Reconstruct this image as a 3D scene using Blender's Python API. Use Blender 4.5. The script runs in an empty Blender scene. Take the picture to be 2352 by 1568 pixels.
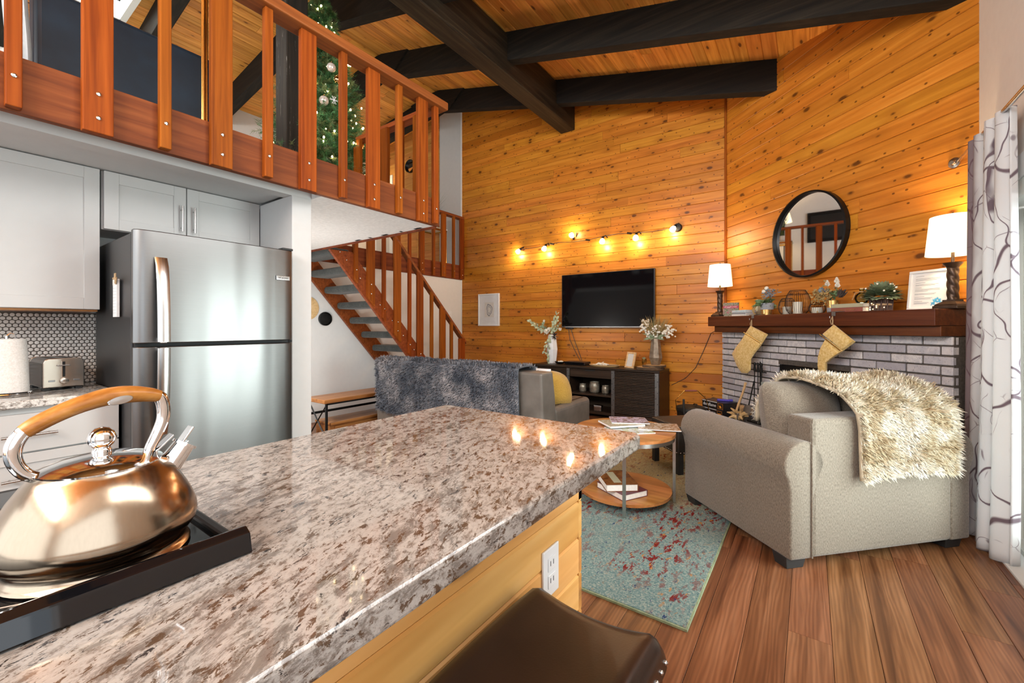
import bpy, bmesh, math, random
from mathutils import Vector, Matrix, noise
R = math.radians
random.seed(7)
sc = bpy.context.scene
COL = sc.collection
# ------------------------------------------------------------------ camera
cd = bpy.data.cameras.new('camera'); cam = bpy.data.objects.new('camera', cd); COL.objects.link(cam)
cam.location = (0, 0, 1.2); cam.rotation_euler = (R(90), 0, R(35.33))
cd.sensor_width = 36; cd.lens = 36 * 965 / 2352; cd.shift_y = -34 / 2352; cd.clip_start = 0.02
sc.camera = cam
# ------------------------------------------------------------------ world, daylight, added fill, exposure
w = bpy.data.worlds.new('sky'); sc.world = w; w.use_nodes = True
bg = w.node_tree.nodes['Background']; bg.inputs[0].default_value = (0.80, 0.90, 1.0, 1); bg.inputs[1].default_value = 1.6
def area(name, loc, rot, sx, sy, power, col=(1, 1, 1)):
    l = bpy.data.lights.new(name, 'AREA'); l.shape = 'RECTANGLE'; l.size = sx; l.size_y = sy; l.energy = power; l.color = col
    o = bpy.data.objects.new(name, l); COL.objects.link(o); o.location = loc; o.rotation_euler = rot
    return o
# daylight at sliding door and skylight; the others are added fill, unseen
area('daylight_sliding_door', (1.30, 2.50, 1.02), (0, R(90), 0), 1.9, 1.55, 105, (0.96, 0.98, 1.0))
area('added_side_fill', (0.98, -1.0, 1.6), (0, R(90), 0), 1.5, 2.4, 9, (0.96, 0.98, 1.0))  # fill light in an added opening beside the camera, out of view
area('added_high_fill', (0.98, 1.55, 2.98), (0, R(90), 0), 0.9, 2.6, 48, (1.0, 0.98, 0.95))  # added high opening, put in to brighten the loft and stair wall
area('added_back_fill', (-1.4, -2.80, 1.60), (R(90), 0, 0), 4.0, 2.0, 24, (1.0, 0.99, 0.97))  # added fill behind the camera; no window is known there
area('added_gable_fill', (-1.4, -2.80, 3.45), (R(90), 0, 0), 4.0, 1.1, 225, (1.0, 0.98, 0.95))  # added upper fill, put in to lift the ceiling and far wall
area('daylight_skylight', (-6.45, 0.98, 5.16), (0, R(7), 0), 0.85, 0.85, 130, (0.97, 0.99, 1.0))
vs = sc.view_settings
vs.view_transform = 'Standard'; vs.look = 'None'; vs.exposure = 0.42; vs.gamma = 1.0; vs.use_curve_mapping = False
try:
    sc.cycles.use_denoising = True; sc.cycles.sample_clamp_indirect = 6.0; sc.cycles.max_bounces = 5; sc.cycles.diffuse_bounces = 3; sc.cycles.glossy_bounces = 3; sc.cycles.transmission_bounces = 3; sc.cycles.transparent_max_bounces = 12; sc.cycles.use_adaptive_sampling = True; sc.cycles.adaptive_threshold = .07
    sc.cycles.caustics_reflective = False; sc.cycles.caustics_refractive = False
except Exception: pass

# ------------------------------------------------------------------ materials
class NT:
    def __init__(s, m): s.m = m; s.n = m.node_tree.nodes; s.l = m.node_tree.links; s.b = s.n['Principled BSDF']
    def add(s, t, **kw):
        n = s.n.new(t)
        for k, v in kw.items():
            if k[0] == '_': n.inputs[k[1:].replace('_', ' ')].default_value = v
            else: setattr(n, k, v)
        return n
    def link(s, a, b): s.l.new(a, b)
    def pos(s, rot=0.0, scale=(1, 1, 1), rnd=True, rx=0.0, obj=False, ry=0.0):
        if obj: src = s.add('ShaderNodeTexCoord').outputs['Object']
        else: src = s.add('ShaderNodeNewGeometry').outputs['Position']
        mp = s.add('ShaderNodeMapping'); mp.inputs['Rotation'].default_value = (0, 0, rot)
        s.link(src, mp.inputs['Vector'])
        out = mp.outputs[0]
        if rx or ry:
            mq = s.add('ShaderNodeMapping'); mq.inputs['Rotation'].default_value = (rx, ry, 0); s.link(out, mq.inputs['Vector']); out = mq.outputs[0]
        if rnd:
            oi = s.add('ShaderNodeObjectInfo'); mu = s.add('ShaderNodeMath', operation='MULTIPLY'); mu.inputs[1].default_value = 37.0
            s.link(oi.outputs['Random'], mu.inputs[0]); ad = s.add('ShaderNodeVectorMath', operation='ADD')
            s.link(out, ad.inputs[0]); s.link(mu.outputs[0], ad.inputs[1]); out = ad.outputs[0]
        m2 = s.add('ShaderNodeMapping'); m2.inputs['Scale'].default_value = scale
        s.link(out, m2.inputs['Vector']); return m2.outputs[0]
    def noise(s, vec, scale, detail=4, rough=.55, dist=0.0):
        n = s.add('ShaderNodeTexNoise'); n.inputs['Scale'].default_value = scale; n.inputs['Detail'].default_value = detail
        n.inputs['Roughness'].default_value = rough; n.inputs['Distortion'].default_value = dist
        if vec is not None: s.link(vec, n.inputs['Vector'])
        return n.outputs['Fac']
    def vor(s, vec, scale, feature='F1', rnd=1.0, out='Distance', dim='3D'):
        n = s.add('ShaderNodeTexVoronoi', feature=feature, voronoi_dimensions=dim); n.inputs['Scale'].default_value = scale; n.inputs['Randomness'].default_value = rnd
        if vec is not None: s.link(vec, n.inputs['Vector'])
        return n.outputs[out]
    def ramp(s, fac, stops, interp='LINEAR'):
        n = s.add('ShaderNodeValToRGB'); cr = n.color_ramp; cr.interpolation = interp
        while len(cr.elements) < len(stops): cr.elements.new(0.5)
        for e, (p, c) in zip(cr.elements, stops):
            e.position = p; e.color = (c[0], c[1], c[2], 1) if not isinstance(c, (int, float)) else (c, c, c, 1)
        s.link(fac, n.inputs[0]); return n.outputs[0]
    def mix(s, fac, a, b, mode='MIX'):
        n = s.add('ShaderNodeMix', data_type='RGBA', blend_type=mode)
        for i, v in ((0, fac), (6, a), (7, b)):
            if hasattr(v, 'is_linked'): s.link(v, n.inputs[i])
            elif isinstance(v, (int, float)): n.inputs[i].default_value = v
            else: n.inputs[i].default_value = (v[0], v[1], v[2], 1)
        return n.outputs[2]
    def math(s, op, a, b=0.0):
        n = s.add('ShaderNodeMath', operation=op)
        for i, v in ((0, a), (1, b)):
            if hasattr(v, 'is_linked'): s.link(v, n.inputs[i])
            else: n.inputs[i].default_value = v
        return n.outputs[0]
    def rnd(s): return s.add('ShaderNodeObjectInfo').outputs['Random']
    def color(s, c):
        if hasattr(c, 'is_linked'): s.link(c, s.b.inputs['Base Color'])
        else: s.b.inputs['Base Color'].default_value = (c[0], c[1], c[2], 1)
    def bump(s, h, strength=.3, dist=.002):
        n = s.add('ShaderNodeBump'); n.inputs['Strength'].default_value = strength; n.inputs['Distance'].default_value = dist
        s.link(h, n.inputs['Height']); s.link(n.outputs[0], s.b.inputs['Normal'])
    def rough(s, r):
        if hasattr(r, 'is_linked'): s.link(r, s.b.inputs['Roughness'])
        else: s.b.inputs['Roughness'].default_value = r
def nmat(name, rough=.5, metal=0.0, col=(.5, .5, .5), spec=.5):
    m = bpy.data.materials.new(name); m.use_nodes = True; t = NT(m)
    t.b.inputs['Roughness'].default_value = rough; t.b.inputs['Metallic'].default_value = metal
    t.b.inputs['Specular IOR Level'].default_value = spec; t.color(col); return t
M = {}
def plain(name, col, rough=.5, metal=0.0, spec=.5, var=.06, vs_=18.0, bump=0.0, bs=120.0):
    """a plain surface with a faint mottling of its own colour"""
    t = nmat(name, rough, metal, col, spec)
    f = t.noise(t.pos(), vs_, 3)
    c1 = tuple(max(0, v * (1 - var)) for v in col); c2 = tuple(min(1, v * (1 + var)) for v in col)
    t.color(t.ramp(f, [(.3, c1), (.7, c2)]))
    if bump: t.bump(t.noise(t.pos(rnd=False), bs, 3), bump, .002)
    M[name] = t.m; return t
def wood(name, dark, mid, light, rot=0.0, rx=0.0, ry=0.0, rough=.4, knots=True, ring=3.0, along=1.2, cross=22.0, tint=.16, knot=(.10, .028, .004), odd=None, bump=.0, obj=False, kscale=(1.6, 5.5), kw=.085, coat=0.0, grain=.45, spec=.3, dist=5.0):
    """grain runs along the local x axis after the rotation"""
    t = nmat(name, rough)
    v = t.pos(rot, (along, cross, cross), True, rx, obj, ry)
    g = t.noise(v, 1.0, 3, .6, .5)
    v2 = t.pos(rot, (along * .5, cross * .32, cross * .32), True, rx, obj, ry)
    wv = t.add('ShaderNodeTexWave', wave_type='BANDS', bands_direction='Y'); t.link(v2, wv.inputs['Vector'])
    wv.inputs['Scale'].default_value = ring * .35; wv.inputs['Distortion'].default_value = dist; wv.inputs['Detail'].default_value = 2; wv.inputs['Detail Scale'].default_value = 1.2
    c = t.ramp(g, [(.28, dark), (.5, mid), (.74, light)])
    c = t.mix(t.math('MULTIPLY', wv.outputs['Fac'], grain), c, t.mix(.5, c, dark))
    r = t.rnd()
    hv = t.add('ShaderNodeHueSaturation'); t.link(c, hv.inputs['Color'])
    t.link(t.ramp(r, [(0, 1 - tint), (1, 1 + tint)]), hv.inputs['Value'])
    rr = t.math('FRACT', t.math('MULTIPLY', r, 7.31))
    t.link(t.math('ADD', t.math('MULTIPLY', rr, .014), .493), hv.inputs['Hue'])
    c = hv.outputs[0]
    if odd is not None:
        c = t.mix(t.math('GREATER_THAN', t.math('FRACT', t.math('MULTIPLY', r, 13.7)), .925), c, t.mix(.75, c, odd))
    if knots:
        kv = t.pos(rot, (kscale[0], kscale[1], kscale[1]), True, rx, obj, ry)
        dn = t.vor(kv, 1.0, dim='2D')
        kr = t.vor(kv, 1.0, dim='2D', out='Color'); ks = t.add('ShaderNodeSeparateColor'); t.link(kr, ks.inputs[0])
        dn = t.math('ADD', dn, t.math('MULTIPLY', t.math('SUBTRACT', t.noise(kv, 6.0, 2), .5), .05))
        dn = t.math('ADD', dn, t.math('MULTIPLY', ks.outputs[0], kw * .8))
        c = t.mix(t.ramp(dn, [(kw, .55), (kw * 3.0, 0.0)]), c, dark)
        c = t.mix(t.ramp(dn, [(kw * .55, .92), (kw, .0)]), c, knot)
        if knots > 1:
            k2 = t.vor(t.pos(rot, (kscale[0] * 2.3, kscale[1] * 1.7, 1), True, rx, obj, ry), 1.0, dim='2D')
            c = t.mix(t.ramp(k2, [(kw * .30, .85), (kw * .60, .0)]), c, knot)
    t.color(c)
    if bump: t.bump(g, bump, .001)
    if coat: t.b.inputs['Coat Weight'].default_value = coat; t.b.inputs['Coat Roughness'].default_value = .15
    t.b.inputs['Specular IOR Level'].default_value = spec
    M[name] = t.m; return t
PD, PM, PL = (.40, .130, .012), (.56, .200, .020), (.66, .265, .034)
ODD = (.36, .100, .008)
wood('pine_far', PD, PM, PL, 0, rx=R(90), odd=ODD, rough=.34, knots=2, kscale=(3.0, 5.5), kw=.125, tint=.07)
wood('pine_diag', PD, PM, PL, R(45), rx=R(90), rough=.34, knots=2, kscale=(2.3, 4.6), kw=.125, tint=.06)
wood('pine_ceiling', (.48, .170, .026), (.70, .285, .052), (.82, .38, .085), R(90), rough=.5, tint=.20, knots=1, kscale=(1.8, 5.0), kw=.10)
wood('pine_loft', (.40, .16, .035), (.52, .23, .055), (.60, .29, .08), 0, rx=R(90), rough=.5, kscale=(2, 5), kw=.07)
wood('pine_island', (.66, .31, .075), (.84, .47, .145), (.92, .56, .21), R(90), rx=R(90), rough=.33, kscale=(1.3, 4.5), kw=.16, ring=5.0, tint=.05, cross=14, knot=(.20, .07, .02))
wood('plank_floor', (.085, .030, .012), (.235, .096, .040), (.37, .170, .080), R(90), rough=.34, knots=False, ring=9.0, along=1.1, cross=20, tint=.10, grain=.8, dist=9.0)
FRD, FRM, FRL = (.17, .038, .008), (.28, .070, .013), (.37, .105, .022)
wood('redwood_y', FRD, FRM, FRL, R(90), rough=.6, cross=30, tint=.10, kscale=(.9, 3.2), kw=.05)
wood('redwood_x', FRD, FRM, FRL, 0, rough=.42, cross=30, tint=.10, kscale=(.9, 3.2), kw=.05)
wood('redwood_z', (.16, .032, .003), (.27, .062, .005), (.36, .092, .009), 0, ry=R(90), rough=.6, cross=30, tint=.14, knots=False, spec=.15)
wood('fascia_wood', (.100, .019, .005), (.205, .045, .010), (.30, .080, .020), R(90), rough=.65, cross=20, tint=.05, kscale=(.9, 2.6), kw=.06, ring=6)
wood('black_beam_x', (.004, .003, .002), (.010, .007, .004), (.024, .017, .010), 0, rough=.85, cross=25, tint=.1, knots=False)
wood('black_beam_y', (.010, .007, .004), (.026, .018, .010), (.060, .042, .022), R(90), rough=.55, cross=25, tint=.1, knots=True, knot=(.008, .006, .004), kscale=(.8, 3))
t = wood('black_post', (.008, .007, .005), (.018, .014, .010), (.035, .027, .018), 0, ry=R(90), rough=.7, cross=30, knots=False)
sc1 = t.noise(t.pos(0, (3, 60, 60), False, 0, False, R(90)), 1.0, 4, .7); t.color(t.mix(t.ramp(sc1, [(.64, 0.0), (.70, .8)]), t.b.inputs['Base Color'].links[0].from_socket, (.38, .35, .31)))
wood('mantel_wood', (.050, .012, .003), (.105, .026, .006), (.155, .046, .012), R(45), rough=.35, knots=False, tint=.04, cross=30)
wood('acacia', (.30, .105, .022), (.47, .20, .055), (.58, .28, .095), 0, rough=.32, knots=False, tint=.16, cross=13, ring=5)
wood('console_wood', (.014, .008, .005), (.034, .020, .012), (.060, .036, .022), 0, rough=.42, knots=False, tint=.15, cross=40)
wood('bench_wood', (.20, .07, .018), (.34, .14, .04), (.46, .22, .08), R(90), rough=.35, knots=False, tint=.08, cross=18)
wood('handle_wood', (.26, .085, .014), (.44, .180, .035), (.60, .30, .085), R(60), rough=.3, knots=False, tint=.0, cross=55, along=7)
wood('stool_wood', (.05, .010, .004), (.10, .022, .008), (.14, .036, .014), 0, ry=R(90), rough=.3, knots=False)
wood('light_wood', (.55, .34, .15), (.68, .45, .22), (.76, .54, .30), 0, rough=.5, knots=False, cross=30)
wood('bark', (.035, .020, .012), (.10, .062, .038), (.20, .135, .085), 0, rough=.9, knots=False, cross=14, along=5, bump=1.0)
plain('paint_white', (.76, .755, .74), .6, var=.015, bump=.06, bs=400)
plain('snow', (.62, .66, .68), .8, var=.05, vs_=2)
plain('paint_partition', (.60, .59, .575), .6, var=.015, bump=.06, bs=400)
plain('paint_greige', (.78, .735, .68), .6, var=.02, bump=.25, bs=160)
plain('paint_grey', (.56, .555, .55), .6, var=.02, bump=.15, bs=220)
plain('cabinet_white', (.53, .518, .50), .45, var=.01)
plain('popcorn', (.80, .79, .77), .9, var=.08, vs_=40, bump=1.0, bs=85)
plain('black_metal', (.012, .012, .012), .38, .6, var=.2)
plain('bronze', (.075, .048, .034), .38, .75, var=.25)
plain('dark_iron', (.020, .019, .018), .55, .7, var=.3, bump=.2)
plain('chrome', (.80, .80, .80), .08, 1.0, var=.02)
plain('nickel', (.55, .54, .52), .25, 1.0, var=.04)
plain('steel_grey', (.30, .30, .30), .34, .9, var=.1)
plain('brass', (.62, .36, .10), .22, 1.0, var=.08)
plain('gold_foil', (.75, .45, .16), .24, .9, var=.12)
plain('plastic_white', (.82, .82, .82), .3, var=.01)
plain('plastic_black', (.012, .012, .013), .3, var=.1)
plain('tv_screen', (.004, .004, .005), .06, spec=.25, var=.0)
plain('black_glass', (.004, .004, .005), .04, var=.0)
plain('paper_white', (.78, .78, .78), .7, var=.03)
plain('page_edge', (.74, .71, .66), .8, var=.08, vs_=60)
plain('cloth_navy', (.006, .018, .034), .5, var=.35, vs_=5)
plain('cloth_pale', (.42, .47, .50), .8, var=.1)
plain('rubber', (.02, .02, .02), .6, var=.1)
plain('mortar', (.085, .070, .058), .95, var=.3, vs_=60, bump=.8, bs=150)
plain('grout', (.13, .11, .095), .9, var=.1)
plain('tile_white', (.74, .69, .64), .14, var=.08, vs_=6)
plain('candle', (.72, .69, .58), .5, var=.04)
plain('cement', (.30, .31, .33), .75, var=.08, vs_=60)
plain('concrete_hearth', (.13, .12, .115), .8, var=.2, bump=.4)
plain('soot', (.006, .006, .006), .45, var=.3)
plain('twine', (.45, .31, .17), .9, var=.2, vs_=200)
plain('leaf_green', (.10, .16, .06), .55, var=.4, vs_=30)
plain('leaf_sage', (.27, .33, .20), .65, var=.25, vs_=30)
plain('leaf_pale', (.50, .55, .36), .6, var=.3, vs_=30)
plain('leaf_blue', (.17, .22, .26), .7, var=.3, vs_=30)
plain('leaf_gold', (.34, .23, .085), .7, var=.35, vs_=40)
plain('petal_white', (.80, .76, .66), .7, var=.1, vs_=60)
plain('petal_dark', (.055, .040, .035), .7, var=.2)
plain('stem', (.20, .19, .08), .7, var=.2)
plain('twig', (.085, .050, .040), .8, var=.4, vs_=80)
plain('wax_cord', (.03, .028, .025), .5, var=.1)
plain('tree_green', (.045, .150, .045), .6, var=.55, vs_=14)
plain('tree_olive', (.15, .20, .07), .6, var=.4, vs_=14)
plain('ornament_pearl', (.78, .68, .62), .15, .35, var=.2, vs_=60)
plain('ornament_gold', (.72, .48, .22), .12, 1.0, var=.15, vs_=30)
plain('vinyl_frame', (.70, .68, .62), .4, var=.02)
plain('red_cover', (.26, .075, .055), .6, var=.08)
plain('sage_cover', (.42, .40, .27), .65, var=.06)
plain('maroon_cover', (.115, .025, .035), .5, var=.08)
plain('blue_plastic', (.07, .05, .42), .35, var=.1)
plain('grass_green', (.10, .15, .05), .6, var=.3)
def glass(name, col=(1, 1, 1), rough=.02, alpha_mix=.75):
    """thin glazing: mostly clear with a glossy reflection"""
    m = bpy.data.materials.new(name); m.use_nodes = True; n = m.node_tree.nodes; l = m.node_tree.links
    n.remove(n['Principled BSDF']); out = n['Material Output']
    tr = n.new('ShaderNodeBsdfTransparent'); tr.inputs[0].default_value = (*col, 1)
    gl = n.new('ShaderNodeBsdfGlossy'); gl.inputs['Roughness'].default_value = rough
    fr = n.new('ShaderNodeFresnel'); fr.inputs[0].default_value = 1.45
    mx = n.new('ShaderNodeMixShader'); l.new(fr.outputs[0], mx.inputs[0]); l.new(tr.outputs[0], mx.inputs[1]); l.new(gl.outputs[0], mx.inputs[2])
    l.new(mx.outputs[0], out.inputs[0]); M[name] = m
glass('glass_clear', (.90, .95, .93)); glass('glass_green', (.72, .80, .62)); glass('glass_smoke', (.86, .80, .70), .1)
def emit(name, col, strength):
    t = nmat(name, .4, 0, col); t.b.inputs['Emission Color'].default_value = (*col, 1); t.b.inputs['Emission Strength'].default_value = strength; M[name] = t.m
emit('bulb_glow', (1.0, .80, .48), 22.0); emit('tree_bulb', (1.0, .72, .36), 26.0)
def shade_mat(name, col, tcol, strength):
    """fabric shade lit from within by its bulb"""
    t = nmat(name, .8, 0, col); t.b.inputs['Emission Color'].default_value = (*tcol, 1); t.b.inputs['Emission Strength'].default_value = strength; M[name] = t.m
shade_mat('lamp_shade', (.85, .82, .74), (1.0, .80, .50), 1.15)
shade_mat('hall_fill_globe', (.85, .85, .83), (1.0, .94, .86), 1.5)  # glow of the globe on the added hall lamp
t = nmat('mirror_glass', .02, 1.0, (.86, .86, .86)); M['mirror_glass'] = t.m
def granite(name, rot=R(90), white=(.365, .338, .305), dk=1.0):
    t = nmat(name, .045); r0 = rot + R(-24)
    def P(a_, b_): return t.pos(r0, (a_, b_, b_), False)
    big = t.noise(P(1.3, 4), 1.0, 4, .6, .8)
    d = t.noise(P(60, 95), 1.0, 4, .75, .2); a = t.noise(P(16, 40), 1.0, 9, .80, .5); b = t.noise(P(36, 72), 1.0, 6, .75, .4)
    off = t.math('MULTIPLY', t.math('SUBTRACT', big, .5), .26)
    c = t.ramp(d, [(.36, (.18, .145, .12)), (.47, white), (.66, tuple(min(1, v * 1.18) for v in white))])
    c = t.mix(t.ramp(t.math('ADD', a, off), [(.50, 0.0), (.58, .8)]), c, (.135, .112, .095))
    c = t.mix(t.ramp(t.math('ADD', b, off), [(.56, 0.0), (.59, .92 * dk)]), c, (.085, .050, .028))
    bk = t.math('ADD', t.noise(P(26, 60), 1.0, 7, .78, .5), t.math('MULTIPLY', off, -1.0))
    c = t.mix(t.ramp(bk, [(.595, 0.0), (.62, .92 * dk)]), c, (.018, .014, .014))
    t.color(c); M[name] = t.m
    t.b.inputs['Specular IOR Level'].default_value = .65
granite('granite')
granite('granite_white', R(90), (.66, .64, .60), .45)
def steel(name, col, rough, axis, k=1.0):
    t = nmat(name, rough, 1.0, col)
    sc_ = (2, 300, 300) if axis == 'x' else ((300, 2, 300) if axis == 'y' else (300, 300, 2))
    g = t.noise(t.pos(0, sc_, False), 1.0, 3)
    t.color(t.ramp(g, [(.3, tuple(v * (1 - .1 * k) for v in col)), (.7, tuple(min(1, v * (1 + .06 * k)) for v in col))]))
    t.rough(t.ramp(g, [(.3, rough * (1 - .2 * k)), (.7, rough * (1 + .25 * k))]))
    M[name] = t; M[name] = t.m; return t
t = steel('steel_fridge', (.185, .182, .177), .31, 'y', .3)
bm_ = t.noise(t.pos(0, (1, 8, .7), False), 1.0, 0, .4); t.bump(bm_, .45, .02)
steel('steel_kettle', (.37, .285, .205), .18, 'z', .4); M['steel_kettle'].node_tree.nodes['Principled BSDF'].inputs['Anisotropic'].default_value = .6
plain('steel_toaster', (.50, .44, .38), .24, 1.0, var=.03, vs_=8)
t = nmat('fridge_side', .33); f_ = t.noise(t.pos(0, (1, 1, 1), False), 500, 2); t.bump(f_, .35, .001); t.color((.022, .022, .023)); M['fridge_side'] = t.m
def fabric(name, a, b, scale=260, rough=.95, bumpd=.5, stretch=(1, 1, 1), big=.0):
    t = nmat(name, rough, 0, a, .2); n1 = t.noise(t.pos(0, stretch, False, obj=True), scale, 3, .7); c = t.ramp(n1, [(.34, a), (.66, b)])
    if big:
        n2 = t.noise(t.pos(0, (1, 1, 1), False, obj=True), 9, 3); c = t.mix(t.ramp(n2, [(.35, big), (.65, 0.0)]), c, tuple(v * .6 for v in a))
    t.color(c); t.bump(n1, bumpd, .002); t.b.inputs['Sheen Weight'].default_value = .25; M[name] = t.m
fabric('chair_fabric', (.110, .086, .062), (.235, .195, .152), 240, stretch=(1, 1, .35))
fabric('cushion_fabric', (.17, .130, .092), (.27, .215, .16), 300)
fabric('mustard', (.38, .22, .035), (.55, .34, .07), 60, stretch=(1, 5, 1))
fabric('carpet_tread', (.030, .036, .036), (.125, .135, .130), 130, big=.4)
fabric('paper_towel', (.62, .57, .52), (.74, .70, .66), 140, bumpd=.3)
fabric('stocking_gold', (.72, .46, .12), (.95, .74, .36), 70, .35)
M['stocking_gold'].node_tree.nodes['Principled BSDF'].inputs['Metallic'].default_value = .25
def fur(name, cols, scale, tipmix=.0):
    t = nmat(name, .85, 0, cols[0], .2); p = t.pos(0, (1, 1, 1), False, obj=True)
    n = t.noise(p, scale, 4, .62, .4); c = t.ramp(n, [(.30 + .4 * i / max(1, len(cols) - 1), cc) for i, cc in enumerate(cols)])
    t.color(c); M[name] = t.m
fur('fur_grey', [(.035, .042, .058), (.11, .12, .145), (.24, .235, .25), (.42, .39, .395)], 5.0)
fur('fur_beige', [(.34, .24, .13), (.52, .42, .28), (.70, .63, .52), (.80, .76, .70)], 8.0)
plain('fur_base_grey', (.09, .095, .11), .95, var=.3); plain('fur_base_beige', (.50, .42, .30), .95, var=.2)
def leather(name, a, b, rough=.35, s=60):
    t = nmat(name, rough, 0, a); n1 = t.noise(t.pos(0, (1, 1, 1), False, obj=True), 7, 4); t.color(t.ramp(n1, [(.3, a), (.7, b)]))
    t.bump(t.vor(t.pos(0, (1, 1, 1), False, obj=True), s * 4), .08, .001); M[name] = t.m
leather('leather_brown', (.020, .010, .006), (.034, .017, .010), .30)
leather('leather_taupe', (.115, .100, .085), (.175, .155, .135), .38)
leather('leather_dark', (.018, .015, .013), (.035, .030, .026), .35)
# whitewashed brick
t = nmat('brick_wash', .8); r_ = t.rnd(); base = t.ramp(r_, [(0, (.40, .375, .40)), (.5, (.56, .525, .53)), (1, (.70, .66, .64))])
nn = t.noise(t.pos(0, (1, 1, 1), True), 28, 5, .65); c = t.mix(t.ramp(nn, [(.35, .55), (.62, 0.0)]), base, (.32, .31, .37))
c = t.mix(t.ramp(t.noise(t.pos(0, (1, 1, 1), True), 160, 2, .5), [(.66, 0.0), (.72, 1.0)]), c, (.055, .035, .028)); t.color(c)
t.bump(nn, .5, .004); M['brick_wash'] = t.m
# rug
t = nmat('rug_pile', .95, 0, (.3, .4, .4), .1)
p = t.pos(0, (1, 1, 1), False, obj=True)
n0 = t.noise(p, 110, 3, .8); c = t.ramp(n0, [(.32, (.100, .190, .195)), (.50, (.21, .31, .30)), (.66, (.46, .47, .40))])
pm = t.pos(R(8), (1, 1, 1), False, obj=True)
sep = t.add('ShaderNodeSeparateXYZ'); t.link(p, sep.inputs[0])
yy = t.math('ADD', sep.outputs[1], t.math('MULTIPLY', t.math('SUBTRACT', t.noise(p, 2.2, 3), .5), .9))
gold = t.ramp(t.math('ADD', yy, .5), [(.30, 0.0), (.85, 1.0)])
c = t.mix(t.math('MULTIPLY', gold, .85), c, t.ramp(n0, [(.35, (.40, .30, .12)), (.65, (.66, .55, .30))]))
st = t.noise(t.pos(0, (30, 12, 1), False, obj=True), 1.0, 4, .75, .2)
mid = t.ramp(t.noise(t.pos(0, (1.1, .8, 1), False, obj=True), 1.6, 3, .6), [(.47, 0.0), (.60, 1.0)])
red = t.math('MULTIPLY', t.ramp(st, [(.53, 0.0), (.56, 1.0)]), mid)
c = t.mix(red, c, (.22, .022, .018))
st2 = t.noise(t.pos(0, (40, 17, 1), False, obj=True), 1.0, 4, .75, .3)
c = t.mix(t.ramp(st2, [(.625, 0.0), (.65, 1.0)]), c, (.028, .055, .15))
st3 = t.noise(t.pos(.3, (34, 14, 1), False, obj=True), 1.0, 4, .7, .2)
c = t.mix(t.math('MULTIPLY', t.ramp(st3, [(.60, 0.0), (.64, 1.0)]), t.ramp(mid, [(0, .25), (1, 1.0)])), c, (.55, .24, .055))
t.color(c); t.bump(t.noise(p, 420, 2), .8, .006); M['rug_pile'] = t.m

plain('smoke_glass', (.26, .21, .155), .16, .35, var=.35, vs_=22)
# ------------------------------------------------------------------ mesh helpers
def curve(pts, k=4):
    """smooth path through the points"""
    P = [Vector(p) for p in pts]; P = [P[0] * 2 - P[1]] + P + [P[-1] * 2 - P[-2]]; out = []
    for i in range(1, len(P) - 2):
        for j in range(k):
            u = j / k; a, b, c, d = P[i - 1:i + 3]
            out.append(.5 * ((2 * b) + (c - a) * u + (2 * a - 5 * b + 4 * c - d) * u * u + (3 * b - a - 3 * c + d) * u ** 3))
    return out + [P[-2]]
def lerp_list(l, n): return [l[min(len(l) - 2, int(i * (len(l) - 1) / (n - 1)))] * (1 - ((i * (len(l) - 1) / (n - 1)) - min(len(l) - 2, int(i * (len(l) - 1) / (n - 1))))) + l[min(len(l) - 2, int(i * (len(l) - 1) / (n - 1))) + 1] * ((i * (len(l) - 1) / (n - 1)) - min(len(l) - 2, int(i * (len(l) - 1) / (n - 1)))) for i in range(n)]
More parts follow.
